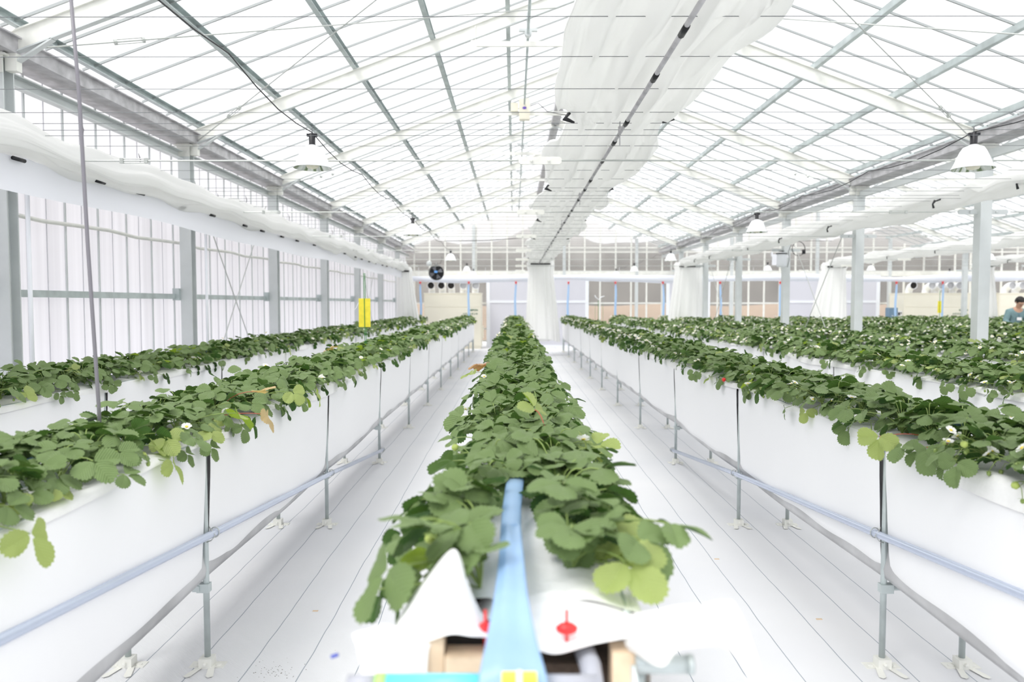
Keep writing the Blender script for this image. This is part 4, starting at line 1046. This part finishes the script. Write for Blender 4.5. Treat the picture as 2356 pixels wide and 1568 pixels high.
def near_plant(bi, row, x, y, z, detail, idx):
    right = bi >= 3
    p_fl = 0.62 if (right and row < 0) else (0.26 if not right else 0.25)
    if bi == 2: p_fl = 0.12
    nf = 0
    if RQ.random() < p_fl: nf = RQ.choice((1, 1, 2, 3) if right else (1, 1, 2))
    fl = 'flowering strawberry plant' if nf else 'strawberry plant without flowers'
    t = thing('strawberry_plant', '', 'strawberry plant', (x, y, z), f'strawberry plants of the {BEDSHORT[bi]}', rz=0 if row > 0 else PI)
    bay = bay_of(y)
    fr_ = (y-LEGY[bay])/2.01; wh = 'near end' if fr_ < 0.34 else ('middle' if fr_ < 0.67 else 'far end')
    t['label'] = f'{fl}, {rowname(bi, row)} of {BEDSHORT[bi].replace(" of centre", "")}, {wh} of {ORD[bay]} bay'
    if detail:
        near_end = bi == 2 and y < 1.95
        for (k, az, s) in plan(RQ)+(plan(RQ)[5:] if near_end else []):
            if near_end:
                rch = {'up': 0.05, 'mid': 0.10, 'out': 0.14, 'hang': 0.16}[k]*s+0.03; wx = x+rch*math.cos(az+(0 if row > 0 else PI))
                if abs(wx+0.01) < 0.085: continue
                s *= 1.12
            l = link('leaf', RQ.choice(POOL[k]), t, (0, 0, 0), (RQ.uniform(-0.06, 0.06), RQ.uniform(-0.05, 0.05), az), (s, s, s*RQ.uniform(0.85, 1.15)))
    else:
        link('foliage', RQ.choice(MIDPL), t, (0, 0, 0), (0, 0, RQ.uniform(-0.35, 0.35)), (1, 1, RQ.uniform(0.85, 1.1)))
    for q in range(nf):
        me, tip = RQ.choice(STALKS); az = RQ.uniform(-1.0, 1.0) if bi != 2 else RQ.uniform(-1.5, 1.5)
        st = link('flower_stalk', me, t, (0, 0, 0), (0, 0, az))
        sc = RQ.uniform(0.85, 1.15)
        f_ = link('flower', pet_me, st, (tip[0], tip[1], tip[2]+0.001), (RQ.uniform(-0.5, 0.5), RQ.uniform(0.1, 0.9), RQ.uniform(0, 6)), (sc, sc, sc))
        if detail: link('flower_centre', cen_me, st, f_.location, f_.rotation_euler, f_.scale)
        else: link('flower_centre', cen_me, st, f_.location, f_.rotation_euler, f_.scale)
    if RQ.random() < (0.22 if detail else 0.0):
        me, tip = RQ.choice(STALKS); az = RQ.uniform(-0.9, 0.9)
        st = link('fruit_stalk', me, t, (0, 0, -0.02), (0, 0, az)); link('fruit', green_me, st, (tip[0], tip[1], tip[2]), (0.2, 0.1, 0)); 
    return t
PL = []
for i, (bi, row, x, y, z) in enumerate(POS[:MID]): PL.append((near_plant(bi, row, x, y, z, i < NEAR, i), bi, row, x, y))
# the rest as one object
R2 = random.Random(3); ta = [[], [], [], [], []]; n0 = 0
for (bi, row, x, y, z) in POS[MID:]:
    V, T, U, t_, m_ = R2.choice(FARFL if (bi >= 3 and row < 0 and R2.random() < 0.7) else FARPL)
    a = (0 if row > 0 else PI)+R2.uniform(-0.5, 0.5); s = R2.uniform(0.9, 1.12); c, sn = math.cos(a)*s, math.sin(a)*s
    W = np.empty_like(V); W[:, 0] = V[:, 0]*c-V[:, 1]*sn+x; W[:, 1] = V[:, 0]*sn+V[:, 1]*c+y; W[:, 2] = V[:, 2]*s*R2.uniform(0.85, 1.15)+z
    ta[0].append(W); ta[1].append(T+n0); ta[2].append(U); ta[3].append(np.clip(t_+R2.uniform(-0.08, 0.22), 0, 1)); ta[4].append(m_); n0 += len(V)
o = link('strawberry_foliage', mesh_arr('strawberry_foliage', [np.concatenate(q) for q in ta], LEAFMATS))
tag(o, 'dense strawberry plants with small white flowers filling the distant stretches of every bed', 'strawberry plants', kind='stuff')
# leaves of an unusual colour where the photo shows them
def nearest(bi, x, y):
    return min((p for p in PL if p[1] == bi), key=lambda p: (p[3]-x)**2+(p[4]-y)**2)[0]
def odd_leaf(bi, x, y, z, size, tilt, az, mats, label, stem='stem_green', seed=1, ph=-0.03):
    pl = nearest(bi, x, y); R = random.Random(seed); ta = TA()
    d = Vector((x, y, z))-pl.location; reach = math.hypot(d.x, d.y); a = math.atan2(d.y, d.x)
    leaf_arr(ta, reach, d.z, tilt, size, R, 0, 0.5)
    me = mesh_arr('leaf', ta.merged(), [mats, stem]); l = link('leaf', me, pl, None, (0, 0, a-pl.rotation_euler.z)); l['label'] = label
odd_leaf(1, -1.05, 3.20, 1.03, 0.078, 1.25, 0, 'leaf_autumn', 'pale tan leaf hanging over the bed edge', 'stem_red', 4)
odd_leaf(1, -1.14, 3.10, 1.05, 0.082, 0.9, 0, 'leaf_lime', 'bright lime green leaf drooping over the edge', 'stem_green', 9)
odd_leaf(1, -1.16, 3.42, 1.10, 0.07, -0.2, 0, 'leaf_autumn', 'pinkish tan leaf', 'stem_red', 12)
odd_leaf(1, -1.10, 3.75, 1.06, 0.07, 0.8, 0, 'leaf_lime', 'lime green leaf', 'stem_green', 15)
odd_leaf(1, -1.05, 4.05, 1.02, 0.065, 1.2, 0, 'leaf_lime', 'yellow-green leaf hanging down', 'stem_green', 16)
odd_leaf(1, -1.55, 6.38, 1.12, 0.07, 0.2, 0, 'leaf_autumn', 'orange leaf', 'stem_green', 18)
odd_leaf(2, 0.27, 2.46, 1.04, 0.07, 0.1, 0, 'leaf_lime', 'bright yellow-green leaf', 'stem_green', 22)
odd_leaf(2, 0.22, 2.70, 1.03, 0.062, 0.2, 0, 'leaf_lime', 'yellow-green leaf', 'stem_green', 23)
odd_leaf(2, 0.07, 2.56, 1.14, 0.066, -0.9, 0, 'leaf_lime', 'upright yellow leaf on a red stem', 'stem_red', 24)
odd_leaf(2, -0.20, 4.95, 1.10, 0.10, 0.3, 0, 'leaf_dry', 'dry brown leaf', 'stem_red', 26)
odd_leaf(2, -0.26, 4.70, 1.07, 0.07, 0.5, 0, 'leaf_lime', 'yellow-green leaf', 'stem_green', 27)
odd_leaf(3, 1.40, 2.90, 0.99, 0.088, 1.35, 0, 'leaf_lime', 'large lime green leaf hanging beside the post', 'stem_red', 31)
odd_leaf(3, 1.43, 2.62, 1.00, 0.085, 1.4, 0, 'leaf_green', 'large green leaf hanging down over the cloth', 'stem_red', 33)
odd_leaf(3, 1.42, 2.42, 0.99, 0.07, 1.3, 0, 'leaf_green', 'green leaf hanging down over the cloth', 'stem_green', 35)
def berry(bi, x, y, z):
    pl = nearest(bi, x, y); d = Vector((x, y, z))-pl.location; a = math.atan2(d.y, d.x); r = math.hypot(d.x, d.y)
    st = link('fruit_stalk', MB().tube([(0, 0, 0), (r*0.5, 0, 0.05), (r, 0, d.z+0.012), (r, 0, d.z)], 0.0014, 5).mesh('fruit_stalk', 'stem_green', True), pl, None, (0, 0, a-pl.rotation_euler.z))
    f_ = link('fruit', fruit_me, st, (r, 0, d.z), (0.9, 0.4, 0)); f_['label'] = 'ripe red strawberry'
    link('calyx', cal_me, st, (r, 0, d.z), (0.9, 0.4, 0))
berry(3, 1.435, 5.19, 0.985); berry(2, 0.24, 5.1, 1.0)

# ------------------------------------------------------------------ near end of the central bed
cb = bed_objs[2]
def sheet(name, G, parent, label, m='white_mulch', nu=36, nv=20):
    G = [[np.array(q, float) for q in row] for row in G]
    def fn(u, v):
        q = cr1([cr1(row, u) for row in G], v); w_ = 0.0011*math.sin(17*u+7*v)+0.0008*math.sin(25*v-8*u)
        return (q[0], q[1]+w_, q[2]+w_)
    return part(name, MB().grid(fn, nu, nv), m, parent, True, label)
sheet('end_sheet', [[(-0.230, 1.300, 0.953), (-0.188, 1.280, 1.022), (-0.133, 1.250, 1.090), (-0.110, 1.280, 1.030), (-0.094, 1.320, 0.960), (-0.066, 1.360, 0.920)],
  [(-0.232, 1.250, 0.951), (-0.183, 1.220, 1.023), (-0.127, 1.200, 1.076), (-0.101, 1.220, 1.023), (-0.075, 1.250, 0.967), (-0.039, 1.280, 0.935)],
  [(-0.228, 1.210, 0.951), (-0.182, 1.190, 0.992), (-0.131, 1.170, 1.021), (-0.098, 1.180, 1.000), (-0.065, 1.200, 0.970), (-0.031, 1.220, 0.947)],
  [(-0.221, 1.190, 0.928), (-0.180, 1.170, 0.966), (-0.133, 1.150, 0.987), (-0.096, 1.150, 0.987), (-0.060, 1.160, 0.977), (-0.026, 1.180, 0.958)]], cb, 'white sheet end folded up into a peak')
sheet('end_sheet', [[(-0.108, 1.400, 0.927), (-0.067, 1.380, 0.967), (-0.002, 1.380, 0.960), (0.063, 1.400, 0.965), (0.120, 1.400, 0.959), (0.172, 1.360, 0.944)],
  [(-0.095, 1.320, 0.937), (-0.055, 1.300, 0.968), (-0.002, 1.300, 0.961), (0.058, 1.300, 0.969), (0.119, 1.300, 0.961), (0.169, 1.280, 0.954)],
  [(-0.075, 1.250, 0.948), (-0.038, 1.230, 0.964), (0.005, 1.220, 0.961), (0.055, 1.220, 0.965), (0.112, 1.220, 0.969), (0.169, 1.220, 0.969)],
  [(-0.061, 1.190, 0.964), (-0.029, 1.170, 0.959), (0.005, 1.160, 0.957), (0.039, 1.160, 0.955), (0.100, 1.170, 0.965), (0.170, 1.180, 0.979)]], cb, 'white sheet covering the bed end')
sheet('end_sheet', [[(-0.283, 1.160, 0.985), (-0.248, 1.170, 0.994), (-0.215, 1.180, 0.989), (-0.169, 1.190, 0.981)],
  [(-0.274, 1.150, 0.968), (-0.237, 1.150, 0.975), (-0.202, 1.160, 0.974), (-0.159, 1.170, 0.973)],
  [(-0.265, 1.140, 0.942), (-0.227, 1.130, 0.950), (-0.192, 1.140, 0.952), (-0.164, 1.160, 0.956)],
  [(-0.254, 1.130, 0.903), (-0.218, 1.120, 0.915), (-0.187, 1.130, 0.916), (-0.166, 1.150, 0.920)]], cb, 'white sheet corner hanging at the left of the bed end')
sheet('end_sheet', [[(0.135, 1.240, 0.975), (0.190, 1.220, 1.001), (0.242, 1.200, 1.015), (0.279, 1.180, 1.028), (0.311, 1.170, 1.039)],
  [(0.141, 1.200, 0.974), (0.182, 1.170, 1.000), (0.232, 1.150, 1.012), (0.277, 1.140, 1.034), (0.310, 1.130, 1.036)],
  [(0.146, 1.180, 0.962), (0.176, 1.130, 0.982), (0.220, 1.150, 0.990), (0.276, 1.110, 1.020), (0.319, 1.100, 1.005)],
  [(0.152, 1.170, 0.954), (0.188, 1.100, 0.966), (0.227, 1.135, 0.973), (0.285, 1.110, 0.985), (0.333, 1.090, 0.940)]], cb, 'white sheet corner flaring out at the right of the bed end', 'end_cloth')
sheet('end_sheet', [[(0.295, 1.160, 1.029), (0.320, 1.150, 1.010), (0.334, 1.130, 0.978), (0.352, 1.120, 0.909)],
  [(0.283, 1.140, 1.018), (0.302, 1.130, 1.000), (0.316, 1.120, 0.962), (0.325, 1.110, 0.901)]], cb, 'thin strip of white cloth hanging at the far right of the bed end', 'white_cloth')
part('end_board', MB().box(-0.170, -0.140, 1.165, 1.25, 0.80, 0.978).box(-0.205, -0.170, 1.19, 1.25, 0.80, 0.955), 'wood', cb, label='upright sawn timber block')
part('end_board', MB().box(-0.138, -0.072, 1.155, 1.20, 0.80, 0.950), 'wood', cb, label='pale sawn timber block')
part('end_board', MB().box(0.125, 0.172, 1.175, 1.22, 0.80, 0.948), 'wood', cb, label='timber block at the right corner')
part('gap_shade', MB().box(-0.140, -0.066, 1.205, 1.24, 0.90, 0.975), 'painted_shade', cb, label='black block painted as the shade between sheet and timber')  # solid near-black block in place of the shade between sheet and timber
part('frame_pipe', MB().tube([(0.160, 1.16, 0.938), (0.245, 1.16, 0.938)], 0.014, 14).tube([(0.240, 1.16, 0.938), (0.249, 1.16, 0.938)], 0.0155, 14), 'galvanised', cb, True, label='cut end of a galvanised pipe')
for xx in (-0.052, 0.086):
    part('drain_pipe', MB().tube([(xx, 1.24, 0.925), (xx+0.004, 1.17, 0.93), (xx+0.006, 1.145, 0.91), (xx+0.006, 1.14, 0.6)], 0.017, 16), 'grey_pipe', cb, True, label='grey plastic pipe at the bed end')
for xx, rz in ((-0.046, 0.9), (0.084, 0)):
    t = thing('drip_stake', f'red drip stake pushed in at the {"left" if xx < 0 else "right"} of the blue tube', 'drip stake', (xx, 1.19, 0.982), 'red drip stakes at the bed end', rz=rz)
    part('spike', MB().tube([(0, 0, -0.03), (0, 0, 0.030)], [0.003, 0.0025], 8), 'red_plastic', t, True)
    part('head', MB().lathe([(0, 0.009), (0.010, 0.008), (0.0165, 0.002), (0.015, -0.005), (0.008, -0.009), (0, -0.011)], 16, Matrix.Diagonal((1.1, 0.7, 1, 1))), 'red_plastic', t, True)
t = thing('supply_pipe', 'cyan supply pipe with lime band crossing below the blue tube at the near bed end', 'pipe', (0, 1.07, 0.952))
part('pipe', MB().tube([(-0.185, 0, 0), (0.02, 0, 0.0)], 0.0145, 16), 'cyan_tube', t, True)
part('band', MB().tube([(-0.2, 0, 0), (-0.184, 0, 0)], 0.015, 16), 'lime_tape', t, True)
part('coupling', MB().tube([(-0.24, 0, -0.002), (-0.2, 0, -0.002)], 0.0145, 16).tube([(0.02, 0, 0), (0.12, 0, 0)], 0.0135, 16), 'grey_pipe', t, True)
t = thing('tube_clip', 'yellow plastic clip closing the end of the blue tube', 'clip', (0.007, 1.018, 0.985))
part('clip_jaw', MB().box(-0.024, -0.002, -0.012, 0.008, -0.045, 0.008).box(0.003, 0.024, -0.012, 0.008, -0.045, 0.008).box(-0.02, 0.02, -0.004, 0.004, -0.04, 0.0), 'yellow_clip', t)
part('clip_pin', MB().tube([(0, -0.012, -0.02), (0, -0.012, 0.018)], 0.004, 8), 'white_plastic', t)
part('peg', MB().tube([(-0.325, 1.2, 0.930), (-0.314, 1.2, 0.934)], 0.003, 8), 'navy_plastic', cb, label='tiny dark blue peg')

# ------------------------------------------------------------------ the worker
def skin_obj(name, verts, edges, radii, m, parent, sub=2, label=None):
    me = bpy.data.meshes.new(name); me.from_pydata(verts, edges, []); me.materials.append(MAT[m])
    o = link(name, me, parent, label=label)
    sv = me.skin_vertices if me.skin_vertices else None
    md = o.modifiers.new('skin', 'SKIN'); 
    for i, r in enumerate(radii):
        me.skin_vertices[0].data[i].radius = (r, r) if not isinstance(r, tuple) else r
    me.skin_vertices[0].data[0].use_root = True
    md.use_smooth_shade = True
    sb = o.modifiers.new('sub', 'SUBSURF'); sb.levels = sub; sb.render_levels = sub
    return o
pt = thing('person', 'person in a teal sweatshirt with white name badge bending over the bed at far right', 'person', (11.06, 16.9, 0), rz=0)
V = [(0,0,0.90), (0,-0.02,1.05), (0,-0.06,1.20), (0,-0.11,1.33), (0,-0.155,1.40), (0,-0.20,1.455), (0,-0.235,1.52), (0,-0.235,1.56),
     (0.17,-0.11,1.31), (0.24,-0.10,1.10), (0.16,-0.30,0.99), (0.13,-0.36,0.97), (-0.17,-0.11,1.31), (-0.25,-0.12,1.10), (-0.22,-0.33,1.0), (-0.21,-0.39,0.98),
     (0.09,0,0.84), (0.10,-0.02,0.48), (0.10,0.03,0.09), (0.11,-0.10,0.04), (-0.09,0,0.84), (-0.10,-0.02,0.48), (-0.10,0.03,0.09), (-0.11,-0.10,0.04)]
Ed = [(0,1),(1,2),(2,3),(3,4),(4,5),(5,6),(6,7),(3,8),(8,9),(9,10),(10,11),(3,12),(12,13),(13,14),(14,15),(0,16),(16,17),(17,18),(18,19),(0,20),(20,21),(21,22),(22,23)]
Rd = [(0.14,0.10),(0.13,0.10),(0.14,0.10),(0.13,0.09),0.052,0.066,(0.078,0.088),0.06, 0.055,0.045,0.034,0.028, 0.055,0.045,0.034,0.028, 0.08,0.055,0.04,0.04, 0.08,0.055,0.04,0.04]
body = skin_obj('body', V, Ed, Rd, 'skin', pt)
for sgn, hx, hy, hz in ((1, 0.13, -0.36, 0.97), (-1, -0.21, -0.39, 0.98)):
    hv = [(hx, hy, hz), (hx, hy-0.05, hz-0.01)]; he = [(0, 1)]; hr = [0.026, 0.034]
    for q in range(5):
        ox = (-0.03+0.018*q); n0_ = len(hv); ln = (0.06, 0.075, 0.08, 0.072, 0.055)[q]
        if q == 0: hv += [(hx-0.035*sgn, hy-0.05, hz-0.02), (hx-0.05*sgn, hy-0.075, hz-0.04)]; he += [(0, n0_), (n0_, n0_+1)]
        else: hv += [(hx+ox, hy-0.05-ln*0.55, hz-0.02), (hx+ox, hy-0.05-ln*0.85, hz-0.05)]; he += [(1, n0_), (n0_, n0_+1)]
        hr += [0.009, 0.008]
    skin_obj('hand', hv, he, hr, 'skin', body, 2)
SVt = [V[i] for i in (0,1,2,3,4,8,9,10,12,13,14)]
skin_obj('sweatshirt', SVt, [(0,1),(1,2),(2,3),(3,4),(3,5),(5,6),(6,7),(3,8),(8,9),(9,10)], [(0.165,0.125),(0.16,0.125),(0.165,0.13),(0.15,0.115),0.066,0.078,0.062,0.05,0.078,0.062,0.05], 'teal_cloth', pt)
skin_obj('trousers', [V[i] for i in (0,16,17,18,20,21,22)], [(0,1),(1,2),(2,3),(0,4),(4,5),(5,6)], [(0.15,0.115),0.095,0.07,0.055,0.095,0.07,0.055], 'dark_trousers', pt)
HM = Matrix.Translation((0, -0.225, 1.535)) @ Matrix.Rotation(0.55, 4, 'X')
def hair(u, v):
    th = 2*PI*u; ph = v*PI*0.62; r = 1+0.03*math.sin(9*th)*math.sin(6*ph)
    p = Vector((0.094*math.sin(ph)*math.cos(th)*r, 0.108*math.sin(ph)*math.sin(th)*r+0.012, 0.112*math.cos(ph)*r))
    if math.sin(th) < -0.3 and ph > 1.15: p *= 0.80
    return tuple(HM @ p)
part('hair', MB().grid(hair, 40, 18, True), 'hair_black', pt, True)
fc = MB()
for sx_ in (-1, 1):
    fc.tube([tuple(HM @ Vector((sx_*0.034+0.022*math.cos(a*PI/8), -0.105, -0.02+0.016*math.sin(a*PI/8)))) for a in range(17)], 0.002, 5)
fc.tube([tuple(HM @ Vector((-0.012, -0.105, -0.018))), tuple(HM @ Vector((0.012, -0.105, -0.018)))], 0.002, 5)
for sx_ in (-1, 1): fc.tube([tuple(HM @ Vector((sx_*0.056, -0.1, -0.018))), tuple(HM @ Vector((sx_*0.088, 0.0, -0.015)))], 0.002, 5)
part('spectacles', fc, 'black_plastic', pt)
nm = MB().lathe([(0.0, 0.02), (0.008, 0.01), (0.013, -0.008), (0.009, -0.016), (0, -0.018)], 10, HM @ Matrix.Translation((0, -0.092, -0.035)))
part('nose', nm, 'skin', body, True)
em = MB()
for sx_ in (-1, 1): em.lathe([(0, 0.008), (0.008, 0.0), (0, -0.008)], 8, HM @ Matrix.Translation((sx_*0.032, -0.086, -0.02)))
part('eyes', em, 'hair_black', body)
part('mouth', MB().box(-0.022, 0.022, -0.004, 0.004, -0.003, 0.003, HM @ Matrix.Translation((0, -0.085, -0.072))), 'stem_red', body)
for sx_ in (-1, 1): part('ear', MB().lathe([(0, 0.024), (0.012, 0.012), (0.014, -0.006), (0, -0.024)], 8, HM @ Matrix.Translation((sx_*0.086, 0.0, -0.02))), 'skin', body, True)
part('name_badge', MB().box(-0.05, 0.05, -0.215, -0.205, 1.125, 1.19), 'paper_white', pt)
part('lanyard', MB().tube([(-0.05, -0.15, 1.36), (-0.02, -0.20, 1.27), (0, -0.215, 1.19), (0.02, -0.20, 1.27), (0.05, -0.15, 1.36)], 0.004, 5), 'slate_blue', pt)

# small litter on the floor
for (x, y, s, lb) in ((-0.97, 2.6*1.4, 0.013, 'tiny brown scrap on the floor left of the central bed'), (1.19, 4.4, 0.014, 'tiny dark scrap on the floor right of the central bed'), (1.45, 3.55, 0.014, 'small brown scrap on the floor near the first right-hand post')):
    o = link('floor_scrap', MB().box(-s, s, -s*0.5, s*0.5, 0, 0.002).mesh('floor_scrap', 'wood'), None, (x, y, 0.0)); tag(o, lb, 'scrap')
sp = MB(); RD = random.Random(8)
for _ in range(60):
    x = -0.98+RD.gauss(0, 0.05); y = 3.02+RD.gauss(0, 0.05); r = RD.uniform(0.001, 0.0026); sp.lathe([(0, 0.001), (r, 0.0004), (r, 0)], 5, Matrix.Translation((x, y, 0)))
o = link('soil_crumbs', sp.mesh('soil_crumbs', 'soil')); tag(o, 'sprinkle of dark soil crumbs on the white floor left of the central bed', 'soil crumbs', kind='stuff')
